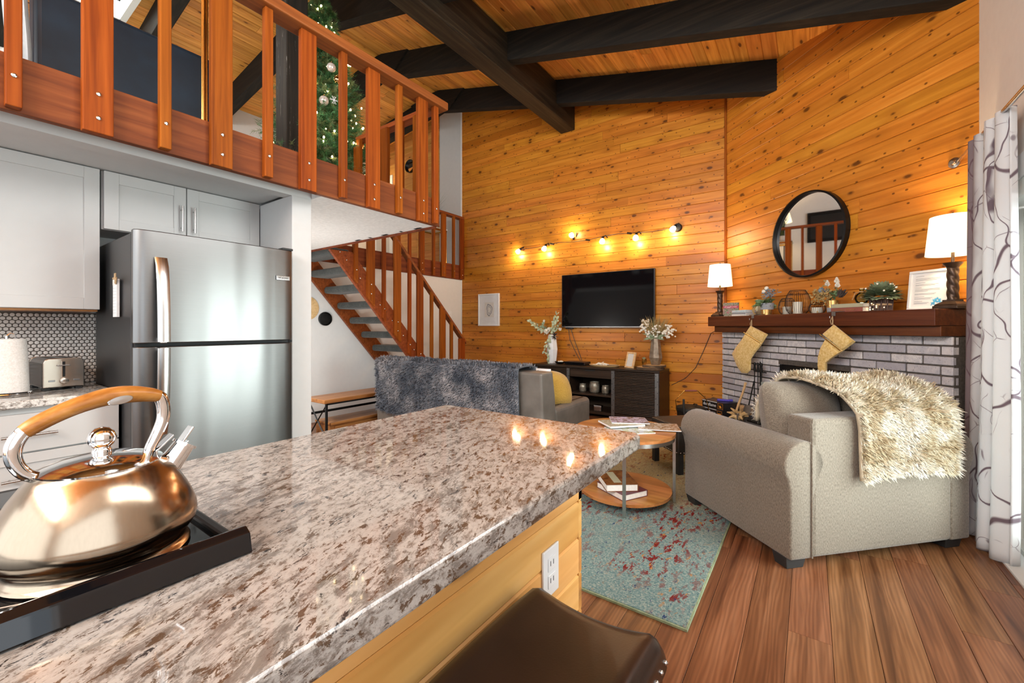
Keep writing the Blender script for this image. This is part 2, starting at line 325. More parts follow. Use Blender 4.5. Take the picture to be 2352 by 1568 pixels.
class MB:
    def __init__(s): s.v = []; s.f = []
    def add(s, vs, fs, mtx=None):
        o = len(s.v)
        for p in vs: s.v.append(tuple(mtx @ Vector(p)) if mtx is not None else tuple(p))
        for f in fs: s.f.append(tuple(i + o for i in f))
        return s
    def box(s, x0, x1, y0, y1, z0, z1, mtx=None):
        v = [(x0, y0, z0), (x1, y0, z0), (x1, y1, z0), (x0, y1, z0), (x0, y0, z1), (x1, y0, z1), (x1, y1, z1), (x0, y1, z1)]
        return s.add(v, [(0, 3, 2, 1), (4, 5, 6, 7), (0, 1, 5, 4), (1, 2, 6, 5), (2, 3, 7, 6), (3, 0, 4, 7)], mtx)
    def prism(s, poly, h0, h1, mtx=None, axis='z'):
        n = len(poly)
        def P(a, b, h): return (a, b, h) if axis == 'z' else ((a, h, b) if axis == 'y' else (h, a, b))
        v = [P(a, b, h0) for a, b in poly] + [P(a, b, h1) for a, b in poly]
        f = [tuple(range(n))[::-1], tuple(range(n, 2 * n))] + [(i, (i + 1) % n, n + (i + 1) % n, n + i) for i in range(n)]
        return s.add(v, f, mtx)
    def lathe(s, prof, n=24, mtx=None, sy=1.0, cap=True):
        v = []; f = []
        for r, z in prof:
            for i in range(n):
                a = 2 * math.pi * i / n; v.append((r * math.cos(a), r * math.sin(a) * sy, z))
        for j in range(len(prof) - 1):
            for i in range(n):
                a, b = j * n + i, j * n + (i + 1) % n; f.append((a, b, b + n, a + n))
        if cap:
            f.append(tuple(range(n))[::-1]); m = (len(prof) - 1) * n; f.append(tuple(range(m, m + n)))
        return s.add(v, f, mtx)
    def tube(s, pts, r, n=8, mtx=None, cap=True, flat=None):
        pts = [Vector(p) for p in pts]; k = len(pts); v = []; f = []
        rs = r if isinstance(r, (list, tuple)) else [r] * k
        up = None
        for j, p in enumerate(pts):
            d = (pts[min(j + 1, k - 1)] - pts[max(j - 1, 0)])
            d = d.normalized() if d.length > 1e-9 else Vector((0, 0, 1))
            if up is None: up = Vector((0, 0, 1)) if abs(d.z) < .9 else Vector((1, 0, 0))
            a = d.cross(up)
            if a.length < 1e-6: a = d.orthogonal()
            a.normalize(); b = a.cross(d).normalized(); up = b
            for i in range(n):
                t_ = 2 * math.pi * i / n; v.append(p + a * (math.cos(t_) * rs[j]) + b * (math.sin(t_) * rs[j] * (flat or 1.0)))
        for j in range(k - 1):
            for i in range(n):
                x, y = j * n + i, j * n + (i + 1) % n; f.append((x, x + n, y + n, y))
        if cap: f.append(tuple(range(n))); f.append(tuple(range((k - 1) * n, k * n))[::-1])
        return s.add(v, f, mtx)
    def cyl(s, p0, p1, r, r1=None, n=12): return s.tube([p0, p1], [r, r if r1 is None else r1], n)
    def ball(s, c, r, n=10, m=7, sz=1.0, mtx=None):
        prof = [(max(1e-4, r * math.sin(math.pi * j / m)), -r * sz * math.cos(math.pi * j / m)) for j in range(m + 1)]
        T = Matrix.Translation(c); return s.lathe(prof, n, (mtx @ T) if mtx is not None else T)
    def grid(s, fn, nu, nv, mtx=None, close_u=False):
        v = [fn(i / (nu if close_u else nu - 1), j / (nv - 1)) for j in range(nv) for i in range(nu)]
        f = []
        for j in range(nv - 1):
            for i in range(nu if close_u else nu - 1):
                a, b = j * nu + i, j * nu + (i + 1) % nu; f.append((a, b, b + nu, a + nu))
        return s.add(v, f, mtx)
    def leaf(s, p, d, L, W, n, bend=0.0):
        """a small pointed leaf from p along d with face normal near n"""
        d = Vector(d).normalized(); n = Vector(n); a = d.cross(n)
        if a.length < 1e-5: a = d.orthogonal()
        a.normalize(); n = a.cross(d); p = Vector(p)
        q = [p, p + d * L * .35 + a * W * .5 - n * bend * .15 * L, p + d * L * .75 + a * W * .38 - n * bend * .5 * L, p + d * L - n * bend * L,
             p + d * L * .75 - a * W * .38 - n * bend * .5 * L, p + d * L * .35 - a * W * .5 - n * bend * .15 * L, p + d * L * .5 + n * W * .12 - n * bend * .3 * L]
        return s.add(q, [(0, 1, 6), (1, 2, 6), (2, 3, 6), (3, 4, 6), (4, 5, 6), (5, 0, 6)])
    def mesh(s, name='m'):
        me = bpy.data.meshes.new(name); me.from_pydata(s.v, [], s.f); me.update(); return me
def link(o, parent=None):
    COL.objects.link(o)
    if parent is not None: o.parent = parent
    return o
def obj(name, mb, mat, parent=None, smooth=False, bev=0.0, seg=2, angle=35, sub=0, solid=0.0, recalc=True, loc=None):
    me = mb.mesh(name) if isinstance(mb, MB) else mb
    if recalc and isinstance(mb, MB):
        b = bmesh.new(); b.from_mesh(me); bmesh.ops.recalc_face_normals(b, faces=b.faces); b.to_mesh(me); b.free()
    me.materials.clear(); me.materials.append(M[mat] if isinstance(mat, str) else mat)
    o = bpy.data.objects.new(name, me); link(o, parent)
    if loc is not None: o.location = loc
    if solid:
        m = o.modifiers.new('solid', 'SOLIDIFY'); m.thickness = solid; m.offset = 0
    if bev:
        m = o.modifiers.new('bevel', 'BEVEL'); m.width = bev; m.segments = seg; m.limit_method = 'ANGLE'; m.angle_limit = R(angle)
    if sub:
        m = o.modifiers.new('sub', 'SUBSURF'); m.levels = sub; m.render_levels = sub
    if smooth or sub:
        me.polygons.foreach_set('use_smooth', [True] * len(me.polygons))
        if not sub and not bev: 
            try: me.set_sharp_from_angle(angle=R(smooth if smooth not in (True, 1) else 40))
            except Exception: pass
    return o
def thing(name, label, cat, loc=(0, 0, 0), rotz=0.0, group=None):
    o = bpy.data.objects.new(name, None); link(o); o.empty_display_size = .05
    o.location = loc; o.rotation_euler = (0, 0, rotz); return tag(o, label, cat, group)
def tag(o, label, cat, group=None):
    o['label'] = label; o['category'] = cat
    if group: o['group'] = group
    return o
def struct(o, label=None):
    o['kind'] = 'structure'
    if label: o['label'] = label
    return o
def basis(o, x, y, z):
    m = Matrix.Identity(4)
    for i, a in enumerate((x, y, z)):
        for j in range(3): m[j][i] = a[j]
    m[0][3], m[1][3], m[2][3] = o; return m
PC = {}
def plank(name, L, W, T, c, mtx, mat, parent):
    """length along local x, width along local y, the proud face towards local z"""
    k = (round(L, 3), round(W, 4), T, c, mat)
    if k not in PC:
        prof = [(-W / 2, 0), (W / 2, 0), (W / 2, T - c), (W / 2 - c, T), (-W / 2 + c, T), (-W / 2, T - c)]
        PC[k] = MB().prism(prof, -L / 2, L / 2, axis='x').mesh(name); PC[k].materials.append(M[mat])
    o = bpy.data.objects.new(name, PC[k]); link(o, parent); o.matrix_local = mtx; return o
def copy_tree(o, loc=None, rotz=None, label=None, parent=None):
    c = o.copy(); COL.objects.link(c); c.parent = parent
    if loc is not None: c.location = loc
    if rotz is not None: c.rotation_euler[2] = rotz
    if label: c['label'] = label
    for ch in [x for x in o.children]: copy_tree(ch, parent=c)
    return c
Q2 = math.sqrt(.5)
def DG(u, g, z=0.0):
    """point on the diagonal corner: u along the wall, g out from it into the room"""
    k = 4.777 - g / Q2
    return ((u + k * Q2) * Q2, (k * Q2 - u) * Q2, z)
def text(name, s, size, mat, parent, mtx, ext=.0004, align='CENTER', font_shear=0.0):
    cu = bpy.data.curves.new(name, 'FONT'); cu.body = s; cu.size = size; cu.align_x = align; cu.align_y = 'CENTER'; cu.extrude = ext; cu.shear = font_shear
    tmp = bpy.data.objects.new(name, cu); COL.objects.link(tmp)
    dg = bpy.context.evaluated_depsgraph_get(); me = bpy.data.meshes.new_from_object(tmp.evaluated_get(dg))
    bpy.data.objects.remove(tmp); me.materials.clear(); me.materials.append(M[mat])
    o = bpy.data.objects.new(name, me); link(o, parent); o.matrix_local = mtx; return o
# ================================================================== the setting
def zc(X): return 3.878 - .255 * X if X > -5.15 else 5.191 - .13 * (-5.15 - X)
rnd = random.Random(11)
# ---- floor and its planks
floor = struct(obj('floor', MB().box(-5.2, 1.02, -2.8, 5.75, -.12, -.012), 'plank_floor'), 'reddish brown wood plank floor')
W = .14; n = 0
xs = .879 - W / 2 + .03
while xs > -5.15:
    y = -.35 - rnd.random() * 1.2
    while y < 5.6:
        y1 = min(y + 1.28, 5.62)
        if y1 - y > .1 and (xs > -2.2 or (y1 > 1.55)):
            plank('floor_plank', y1 - y - .0012, W - .0016, .012, .0010, basis((xs, (y + y1) / 2, -.012), (0, 1, 0), (-1, 0, 0), (0, 0, 1)), 'plank_floor', floor)
        y = y1
    xs -= W
# ---- far wall (behind the television): knotty pine courses
wf = MB().box(-7.95, -.70, 5.622, 5.74, -.1, 5.4)
wall_far = struct(obj('wall_far', wf, 'mortar'), 'orange knotty pine board wall')
CO = .124; T = .022; k = 0
while k * CO < 5.05:
    z0 = k * CO; xr = min(-.823, (3.878 - z0) / .255) if z0 > 3.878 + .255 * .823 else -.823
    x = -5.07; cuts = [x]
    while True:
        x += rnd.choice((1.0, 1.4, 1.9, 2.5, 3.2)) * (.8 + .4 * rnd.random())
        if x > xr - .35: break
        cuts.append(x)
    cuts.append(xr)
    for a, b in zip(cuts, cuts[1:]):
        if b - a > .05:
            plank('wall_board', round(b - a - .0015, 2), CO - .0015, T, .0045, basis(((a + b) / 2, 5.622, z0 + CO / 2), (1, 0, 0), (0, 0, 1), (0, -1, 0)), 'pine_far', wall_far)
    k += 1
# loft end of the same wall: grey painted strip, then paler pine
struct(obj('wall_loft_end', MB().box(-5.62, -5.07, 5.60, 5.63, 2.2, 5.3), 'paint_grey'), 'grey painted strip of wall beside the pine boards')
wle = struct(obj('wall_loft_pine', MB().box(-7.8, -5.62, 5.612, 5.63, 2.2, 5.2), 'mortar'), 'paler pine wall at the end of the loft')
for k in range(24):
    plank('wall_board', 2.17, .124, .02, .004, basis((-6.71, 5.615, 2.27 + .124 * (k + .5)), (1, 0, 0), (0, 0, 1), (0, -1, 0)), 'pine_loft', wle)
struct(obj('trim_1', MB().box(-5.085, -5.06, 5.588, 5.60, 0, 5.2), 'paint_white'), 'thin white trim strip at the edge of the pine wall')
# ---- diagonal corner wall (behind the fireplace)
q = [DG(-4.60, -.022), DG(-2.05, -.022), DG(-2.05, -.14), DG(-4.60, -.14)]
wall_diag = struct(obj('wall_diagonal', MB().prism([(p[0], p[1]) for p in q], -.1, 4.5), 'mortar'), 'orange knotty pine board wall set across the corner')
k = 0
ex, en = (Q2, -Q2, 0), (-Q2, -Q2, 0)
while k * .1255 < 4.2:
    z0 = k * .1255; cuts = [-4.542, -2.128]
    if rnd.random() < .3: cuts.insert(1, -3.3 + rnd.uniform(-.7, .7))
    for a, b in zip(cuts, cuts[1:]):
        plank('wall_board', round(b - a - .0015, 2), .124, T, .0055, basis(DG((a + b) / 2, -.022, z0 + .0627), ex, (0, 0, 1), en), 'pine_diag', wall_diag)
    k += 1
p = DG(-4.535, .008)
struct(obj('trim_2', MB().cyl((p[0], p[1], 0), (p[0], p[1], 4.2),   .014, n=8), 'redwood_z'), 'slim brown trim in the corner of the pine walls')
# ---- right wall with sliding door, and window openings added for fill light
wr = MB()
for y0, y1, z0, z1 in ((-2.7, -2.25, -.1, 4.2), (-2.25, .25, -.1, .85), (-2.25, .25, 2.35, 4.2), (.25, 1.65, -.1, 2.5), (1.65, 2.9, 1.95, 2.5), (.25, 2.9, 3.45, 4.2), (2.9, 3.60, 1.95, 4.2), (3.60, 4.05, -.1, 4.2)):
    wr.box(.879, 1.02, y0, y1, z0, z1)
wall_right = struct(obj('wall_right', wr, 'paint_greige'), 'pale greige painted wall above the sliding door')
# ---- back wall behind the viewer with openings added to let in fill light
wb = MB()
for x0, x1, z0, z1 in ((-7.95, -3.45, -.1, 5.3), (.65, 1.02, -.1, 5.3), (-3.45, .65, -.1, .55), (-3.45, .65, 2.62, 2.88), (-3.45, .65, 4.02, 5.3)):
    wb.box(x0, x1, -2.82, -2.7, z0, z1)
struct(obj('wall_back', wb, 'paint_greige'), 'painted wall with tall window openings added for light')
# ---- kitchen wall, partition and the white wall under the stairs
struct(obj('wall_kitchen', MB().box(-3.62, -3.52, -2.7, 1.40, 0, 2.06), 'paint_white'), 'white wall behind the kitchen cabinets')
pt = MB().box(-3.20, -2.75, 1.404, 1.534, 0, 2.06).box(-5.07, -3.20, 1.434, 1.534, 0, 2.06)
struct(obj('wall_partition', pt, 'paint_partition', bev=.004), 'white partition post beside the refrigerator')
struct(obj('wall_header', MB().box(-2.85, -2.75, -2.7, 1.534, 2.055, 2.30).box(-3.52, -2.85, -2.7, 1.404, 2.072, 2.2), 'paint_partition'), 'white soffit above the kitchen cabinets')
struct(obj('wall_left', MB().box(-5.2, -5.07, 1.40, 5.62, 0, 2.06), 'paint_white'), 'white wall behind the staircase')
# ---- loft floor slab with a textured underside, and its walls
lf = MB().box(-7.8, -2.62, -2.7, 1.534, 2.14, 2.27).box(-7.8, -2.62, 1.534, 2.545, 2.06, 2.27).box(-7.8, -5.09, 2.545, 5.6, 2.06, 2.27)
struct(obj('floor_loft', lf, 'popcorn'), 'white textured ceiling under the loft')
struct(obj('wall_loft_left', MB().box(-7.95, -7.8, -2.7, 5.62, 2.0, 5.2), 'paint_white'), 'white wall at the back of the loft')
# ---- ceiling: two slopes of pine boards with a skylight in the left one
def slope_slab(mb, x0, x1, y0, y1):
    a, b = zc(x0 + 1e-6), zc(x1 - 1e-6)
    v = [(x0, y0, a), (x1, y0, b), (x1, y1, b), (x0, y1, a)]
    mb.add(v + [(p[0], p[1], p[2] + .12) for p in v], [(0, 1, 2, 3), (4, 7, 6, 5), (0, 4, 5, 1), (1, 5, 6, 2), (2, 6, 7, 3), (3, 7, 4, 0)])
cm = MB(); slope_slab(cm, -5.15, 1.05, -2.8, 5.75)
SK = (-6.85, -6.0, .55, 1.42)
for a in ((-7.95, SK[0], -2.8, 5.75), (SK[1], -5.15, -2.8, 5.75), (SK[0], SK[1], -2.8, SK[2]), (SK[0], SK[1], SK[3], 5.75)): slope_slab(cm, *a)
ceiling = struct(obj('ceiling', cm, 'mortar'), 'sloped ceiling of stained pine boards')
def ceil_boards(x_hi, x_lo, slope):
    wdt = .133; L = math.sqrt(1 + slope * slope); x = x_lo
    sgn = -1 if x_lo > -5.2 else 1
    across = Vector((1, 0, sgn * slope)) / L; ax = Vector((0, 1, 0))
    nrm = Vector((sgn * slope, 0, -1)) / L
    yv = nrm.cross(ax)
    while x < x_hi - .02:
        xm = x + wdt / L / 2; y = -2.7
        cuts = [y]
        while True:
            y += rnd.uniform(1.6, 4.0)
            if y > 5.1: break
            cuts.append(y)
        cuts.append(5.62)
        for a, b in zip(cuts, cuts[1:]):
            segs = [(a, b)]
            if SK[0] - .07 < xm < SK[1] + .07: segs = [(a, min(b, SK[2])), (max(a, SK[3]), b)]
            for a2, b2 in segs:
                if b2 - a2 > .05:
                    plank('ceiling_board', round(b2 - a2 - .001, 2), wdt - .001, .018, .005, basis((xm, (a2 + b2) / 2, zc(xm)), ax, yv, nrm), 'pine_ceiling', ceiling)
        x += wdt / L
ceil_boards(.95, -5.15, .255); ceil_boards(-5.15, -7.8, .13)
zk = zc(-6.4)
sk = MB()
for x0, x1, y0, y1 in ((SK[0] - .04, SK[1] + .04, SK[2] - .05, SK[2] + .01), (SK[0] - .04, SK[1] + .04, SK[3] - .01, SK[3] + .05), (SK[0] - .04, SK[0] + .01, SK[2], SK[3]), (SK[1] - .01, SK[1] + .04, SK[2], SK[3])):
    sk.box(x0, x1, y0, y1, zc(x0) - .03, zc(x1) + .14)
window_1 = struct(obj('window_1', sk, 'vinyl_frame'), 'skylight in the loft ceiling')
obj('window_pane', MB().box(SK[0], SK[1], SK[2], SK[3], zk + .10, zk + .106), 'glass_clear', window_1)
# ---- dark beams
struct(obj('ceiling_beam', MB().box(-3.06, -2.83, -2.7, 5.6, 4.10, 4.56), 'black_beam_y', bev=.012), 'long dark timber beam running to the television wall')
for Y in (.45, 1.6, 2.75, 3.9, 5.05):
    rr = MB(); b_ = .33
    for x0, x1 in ((-5.15, .879), (-7.8, -5.15)):
        xe = x1
        if x1 > 0: xe = min(.879, 4.777 - Y + .02)
        za, zb = zc(x0 + 1e-5) - .012, zc(xe - 1e-5) - .012
        v = [(x0, Y, za - b_), (xe, Y, zb - b_), (xe, Y + .13, zb - b_), (x0, Y + .13, za - b_), (x0, Y, za), (xe, Y, zb), (xe, Y + .13, zb), (x0, Y + .13, za)]
        rr.add(v, [(0, 3, 2, 1), (4, 5, 6, 7), (0, 1, 5, 4), (1, 2, 6, 5), (2, 3, 7, 6), (3, 0, 4, 7)])
    ra = struct(obj('ceiling_beam', rr, 'black_beam_x', bev=.008), 'dark sloping rafter under the pine ceiling')
    zr = zc(-5.14)
    g = MB().prism([(-5.75, zr - .10), (-5.45, zr - .40), (-5.15, zr - .48), (-4.85, zr - .42), (-4.50, zr - .17), (-4.55, zr - .05), (-5.7, zr - .02)], Y - .03, Y, axis='y')
    obj('gusset_plate', g, 'black_beam_x', ra)
struct(obj('loft_post', MB().box(-4.06, -3.86, 1.92, 2.12, 2.27, zc(-3.96) - .005), 'black_post', bev=.006), 'weathered black timber post in the loft')
# ---- sliding glass door
d1 = MB()
d1.box(.87, 1.0, 1.65, 3.60, 1.86, 1.95).box(.90, 1.0, 3.50, 3.60, 0, 1.86).box(.90, 1.0, 1.65, 1.75, 0, 1.86).box(.905, .99, 1.65, 3.60, 0.0, .035)
door_1 = struct(obj('door_1', d1, 'vinyl_frame', bev=.004), 'sliding glass door with a cream frame')
for y0, y1, x in ((1.75, 2.66, .925), (2.60, 3.50, .955)):
    s_ = MB()
    s_.box(x, x + .03, y0, y0 + .07, .04, 1.85).box(x, x + .03, y1 - .07, y1, .04, 1.85).box(x, x + .03, y0 + .07, y1 - .07, 1.77, 1.85).box(x, x + .03, y0 + .07, y1 - .07, .04, .16)
    sh = obj('door_sash', s_, 'vinyl_frame', door_1, bev=.003)
    obj('door_pane', MB().box(x + .012, x + .018, y0 + .07, y1 - .07, .16, 1.77), 'glass_clear', sh)
struct(obj('trim_3', MB().box(.862, .879, 1.55, 3.66, 1.95, 2.07).box(.862, .879, 3.60, 3.68, 0, 2.07), 'paint_white', bev=.004), 'white casing around the sliding door')
struct(obj('trim_4', MB().box(.80, .905, 1.65, 3.60, -.012, .012), 'paint_white', bev=.004), 'worn white threshold of the sliding door')
struct(obj('ground_outside', MB().box(1.021, 30, -25, 30, -.3, -.12), 'snow'), 'deck outside the sliding door')
# ================================================================== railings, stairs, loft
bolt_me = MB().lathe([(.0085, 0), (.0085, .004), (.004, .006)], 10).mesh('bolt'); bolt_me.materials.append(M['nickel'])
def bolt(parent, p, zdir):
    z = Vector(zdir); x = z.orthogonal().normalized(); y = z.cross(x)
    o = bpy.data.objects.new('bolt', bolt_me); link(o, parent); o.matrix_local = basis(p, x, y, z); return o
def baluster(parent, axis, at_, plane, wide, z0, z1, mat='redwood_z', out=1, wd=None):
    """axis 'y': the rail runs along y in the plane x = plane, fixed on its outer (out) side"""
    wdt = wd or (.10 if wide else .045); th = .038 if wide else .042
    a, b = sorted((plane, plane + out * th))
    m = MB().box(a, b, at_ - wdt / 2, at_ + wdt / 2, z0, z1) if axis == 'y' else MB().box(at_ - wdt / 2, at_ + wdt / 2, a, b, z0, z1)
    o = obj('baluster', m, mat, parent, bev=.004)
    f = plane + out * th
    for zz in ((.065, .17) if wide else (.12,)):
        bolt(o, (f, at_, z0 + zz) if axis == 'y' else (at_, f, z0 + zz), (out, 0, 0) if axis == 'y' else (0, out, 0))
    return o
lr = thing('loft_railing', 'red-brown timber railing on the loft edge above the kitchen', 'railing')
obj('fascia_board', MB().box(-2.62, -2.58, -2.7, 2.57, 2.055, 2.28), 'fascia_wood', lr, bev=.004)
obj('top_rail', MB().box(-2.645, -2.505, -2.7, 2.60, 3.035, 3.10), 'redwood_y', lr, bev=.008)
for y in (.214, .69, 1.166, 1.646, 2.117, 2.495, -.26, -.74, -1.21, -1.69, -2.16): baluster(lr, 'y', y, -2.58, False, 2.062, 3.036)
for y in (.454, .93, 1.404, 1.885, 2.354, -.02, -.5, -.975, -1.45, -1.93): baluster(lr, 'y', y, -2.58, True, 2.048, 3.036)
sr = thing('side_railing', 'red-brown timber railing on the short loft edge beside the tree', 'railing')
obj('fascia_board', MB().box(-5.06, -2.622, 2.545, 2.575, 2.045, 2.28), 'fascia_wood', sr, bev=.003)
obj('top_rail', MB().box(-3.72, -2.646, 2.53, 2.62, 3.055, 3.10), 'redwood_x', sr, bev=.006)
for x, wd_ in ((-2.80, True), (-3.02, False), (-3.25, True), (-3.47, False), (-3.67, True)):
    baluster(sr, 'x', x, 2.545, wd_, 2.06, 3.056, out=-1)
br = thing('balcony_railing', 'dark red-brown railing of the landing beside the pine wall', 'railing')
obj('fascia_board', MB().box(-5.085, -5.045, 2.60, 5.595, 2.03, 2.285), 'fascia_wood', br, bev=.004)
obj('top_rail', MB().box(-5.12, -5.0, 2.60, 5.59, 3.10, 3.14), 'redwood_y', br, bev=.006)
for y, wd_ in ((5.55, 1), (5.339, 0), (5.096, 1), (4.865, 0), (4.61, 1), (4.361, 0), (4.13, 1), (3.88, 0), (3.65, 1), (3.40, 0), (3.16, 1), (2.92, 0)):
    baluster(br, 'y', y, -5.045, bool(wd_), 2.04, 3.10)
# ---- staircase descending towards the far wall
st = thing('staircase', 'open timber staircase with grey carpeted treads', 'staircase', (-4.64, 3.6, 0))
st.location = (0, 0, 0)
SL = 1.12
def zl(Y): return 2.029 - SL * (Y - 2.576)
def stringer(x0, x1):
    poly = [(2.576, zl(2.576) + .02), (2.576, zl(2.576) + .33), (2.72, 2.30 - .13), (4.62, .0 + .08), (4.62, 0), (4.388, 0)]
    poly = [(2.578, 2.04), (2.578, 2.045), (2.70, 2.045), (2.85, zl(2.85) + .33), (4.60, max(.02, zl(4.60) + .33)), (4.66, 0), (4.386, 0)]
    return MB().prism(poly, x0, x1, axis='x')
s1 = obj('stringer', stringer(-4.29, -4.25), 'redwood_x', st, bev=.004)
s2 = obj('stringer', stringer(-5.06, -5.02), 'redwood_x', st, bev=.004)
for k in range(11):
    zt = 2.27 - .189 * (k + 1); y0 = 2.60 + .178 * k
    tr = obj('tread', MB().box(-5.018, -4.292, y0, y0 + .25, zt - .085, zt), 'carpet_tread', st, bev=.03, seg=3)
    if k < 10: bolt(s1, (-4.25, y0 + .10, zt - .05), (1, 0, 0)); bolt(s1, (-4.25, y0 + .18, zt - .13), (1, 0, 0))
def hz(Y): return 2.318 - 1.03 * (Y - 3.44)
hr = MB(); ya, yb = 2.64, 4.76
v = []
for Y in (ya, yb):
    for dx, dz in ((-.045, 0), (.045, 0), (.045, .045), (-.045, .045)): v.append((-4.255 + dx, Y, hz(Y) - .02 + dz))
hr.add(v, [(0, 1, 2, 3), (7, 6, 5, 4), (0, 4, 5, 1), (1, 5, 6, 2), (2, 6, 7, 3), (3, 7, 4, 0)])
obj('handrail', hr, 'redwood_y', st, bev=.006)
for i, Y in enumerate((2.884, 3.082, 3.27, 3.474, 3.671, 3.849, 4.06, 4.27, 4.45)):
    wide = bool(i % 2); wdt = .10 if wide else .042
    z0 = zl(Y) + .035
    m = MB().prism([(Y - wdt / 2, z0 + SL * wdt / 2), (Y + wdt / 2, z0 - SL * wdt / 2), (Y + wdt / 2, hz(Y + wdt / 2) - .018), (Y - wdt / 2, hz(Y - wdt / 2) - .018)], -4.249, -4.212, axis='x')
    o = obj('baluster', m, 'redwood_z', st, bev=.003)
    for dz in ((.09, .2) if wide else (.13,)): bolt(o, (-4.212, Y, z0 + dz), (1, 0, 0))
obj('newel_post', MB().box(-4.249, -4.205, 4.61, 4.72, 0, hz(4.665) - .03), 'redwood_z', st, bev=.004)
# ---- christmas tree
TC = Vector((-4.22, 2.455, 2.27))
tree = thing('christmas_tree', 'green artificial christmas tree standing in the loft', 'christmas tree', TC)
obj('stand', MB().lathe([(.20, 0), (.20, .02), (.05, .04), (.05, .18), (.03, .2)], 16), 'black_metal', tree, smooth=True)
obj('trunk', MB().cyl((0, 0, .15), (0, 0, 2.42), .028, .008, 10), 'bark', tree, smooth=True)
rt = random.Random(5)
fol, fol2 = MB(), MB(); tips = []
def needles(mb, p0, p1, cnt, ln):
    d = (p1 - p0); dn = d.normalized(); a = dn.orthogonal().normalized(); b = dn.cross(a)
    for i in range(cnt):
        f = (i + rt.random()) / cnt; q = p0 + d * f; an = rt.random() * 6.283
        o = (a * math.cos(an) + b * math.sin(an)) * .8 + dn * .55
        e = q + o.normalized() * ln * rt.uniform(.7, 1.1); sd = dn.cross(o).normalized() * .0022
        k = len(mb.v); mb.v += [tuple(q - sd), tuple(q + sd), tuple(e)]; mb.f.append((k, k + 1, k + 2))
zz = .42
while zz < 2.44:
    rad = .64 * (1 - (zz - .42) / 2.08) ** .85 + .03
    nb = max(6, int(20 * rad / .58) + 5)
    for i in range(nb):
        an = 6.283 * (i + rt.random() * .9) / nb; L = rad * rt.uniform(.75, 1.08)
        dr = Vector((math.cos(an), math.sin(an), rt.uniform(-.30, .12)))
        p0 = Vector((0, 0, zz)); p1 = p0 + dr * L; p1.z += rt.uniform(-.02, .06)
        mb = fol if rt.random() < .68 else fol2
        needles(mb, p0 + (p1 - p0) * .25, p1, int(40 + 90 * L), .048)
        for sgn in (-1, 1, -1):
            q0 = p0 + (p1 - p0) * rt.uniform(.45, .8); tw = Vector((-math.sin(an), math.cos(an), rt.uniform(-.4, .4))) * sgn
            q1 = q0 + (dr * .8 + tw * .7).normalized() * L * rt.uniform(.25, .42)
            needles(mb, q0, q1, 34, .045); tips.append(q1)
        tips.append(p1)
    zz += .052
for m_, mt in ((fol, 'tree_green'), (fol2, 'tree_olive')):
    o = obj('foliage', m_, mt, tree, recalc=False); o['kind'] = 'stuff'
fl = thing('fairy_light_string', 'string of warm fairy lights wound around the christmas tree', 'string lights', TC)
wp = []
for i in range(220):
    f = i / 219; z = .5 + 1.9 * f; rr_ = (.58 * (1 - (z - .42) / 2.08) ** .85 + .03) * .86; an = 6.283 * 9 * f
    wp.append((rr_ * math.cos(an), rr_ * math.sin(an), z + .03 * math.sin(i * 1.7)))
obj('wire', MB().tube(wp, .0018, 4), 'tree_green', fl)
bme = MB().ball((0, 0, 0), .0085, 6, 5, 1.4).mesh('fairy_bulb'); bme.materials.append(M['tree_bulb'])
rt.shuffle(tips)
for q in tips[:150]:
    if q.z < 2.5:
        o = bpy.data.objects.new('fairy_bulb', bme); link(o, fl); o.location = q * 1.0 + Vector((0, 0, .012))
def ornament(px, lab, mat, r, crack=False):
    t_ = thing('ornament', lab, 'ornament', px, 0, 'baubles on the christmas tree')
    obj('ball', MB().ball((0, 0, 0), r, 18, 12), mat, t_, smooth=True)
    obj('cap', MB().lathe([(r * .25, r * .95), (r * .25, r * 1.15)], 10), 'brass', t_)
    obj('hook', MB().tube([(0, 0, r * 1.12), (.004, 0, r * 1.4), (0, .003, r * 1.7)], .0012, 5), 'brass', t_)
for p_, lab, mt, r_ in (((-3.828, 2.337, 3.74), 'pearly white bauble with a glitter band high on the tree', 'ornament_pearl', .042), ((-3.821, 2.256, 3.378), 'pearly white bauble with a gold cap low on the tree', 'ornament_pearl', .044),
                        ((-3.743, 2.348, 3.597), 'rosy gold bauble tucked among the upper branches', 'ornament_gold', .034), ((-3.697, 2.55, 3.022), 'crackled gold bauble on the lowest branches', 'ornament_gold', .055)):
    ornament(p_, lab, mt, r_)
sf = MB()
for a in range(6):
    an = a * math.pi / 3; d_ = Vector((0.3 * math.cos(an), .7 * math.cos(an), math.sin(an))).normalized() * .04
    sf.tube([(0, 0, 0), d_], [.004, .002], 5)
    for s_ in (-1, 1):
        e_ = d_ * .6; sf.tube([e_, e_ + Vector((0, s_ * .012, .012 * (1 if d_.z > 0 else -1)))], .002, 4)
o = obj('snowflake_ornament', sf, 'paper_white'); o.location = (-3.77, 2.33, 3.40); tag(o, 'small white snowflake ornament beside the lower pearl bauble', 'ornament')
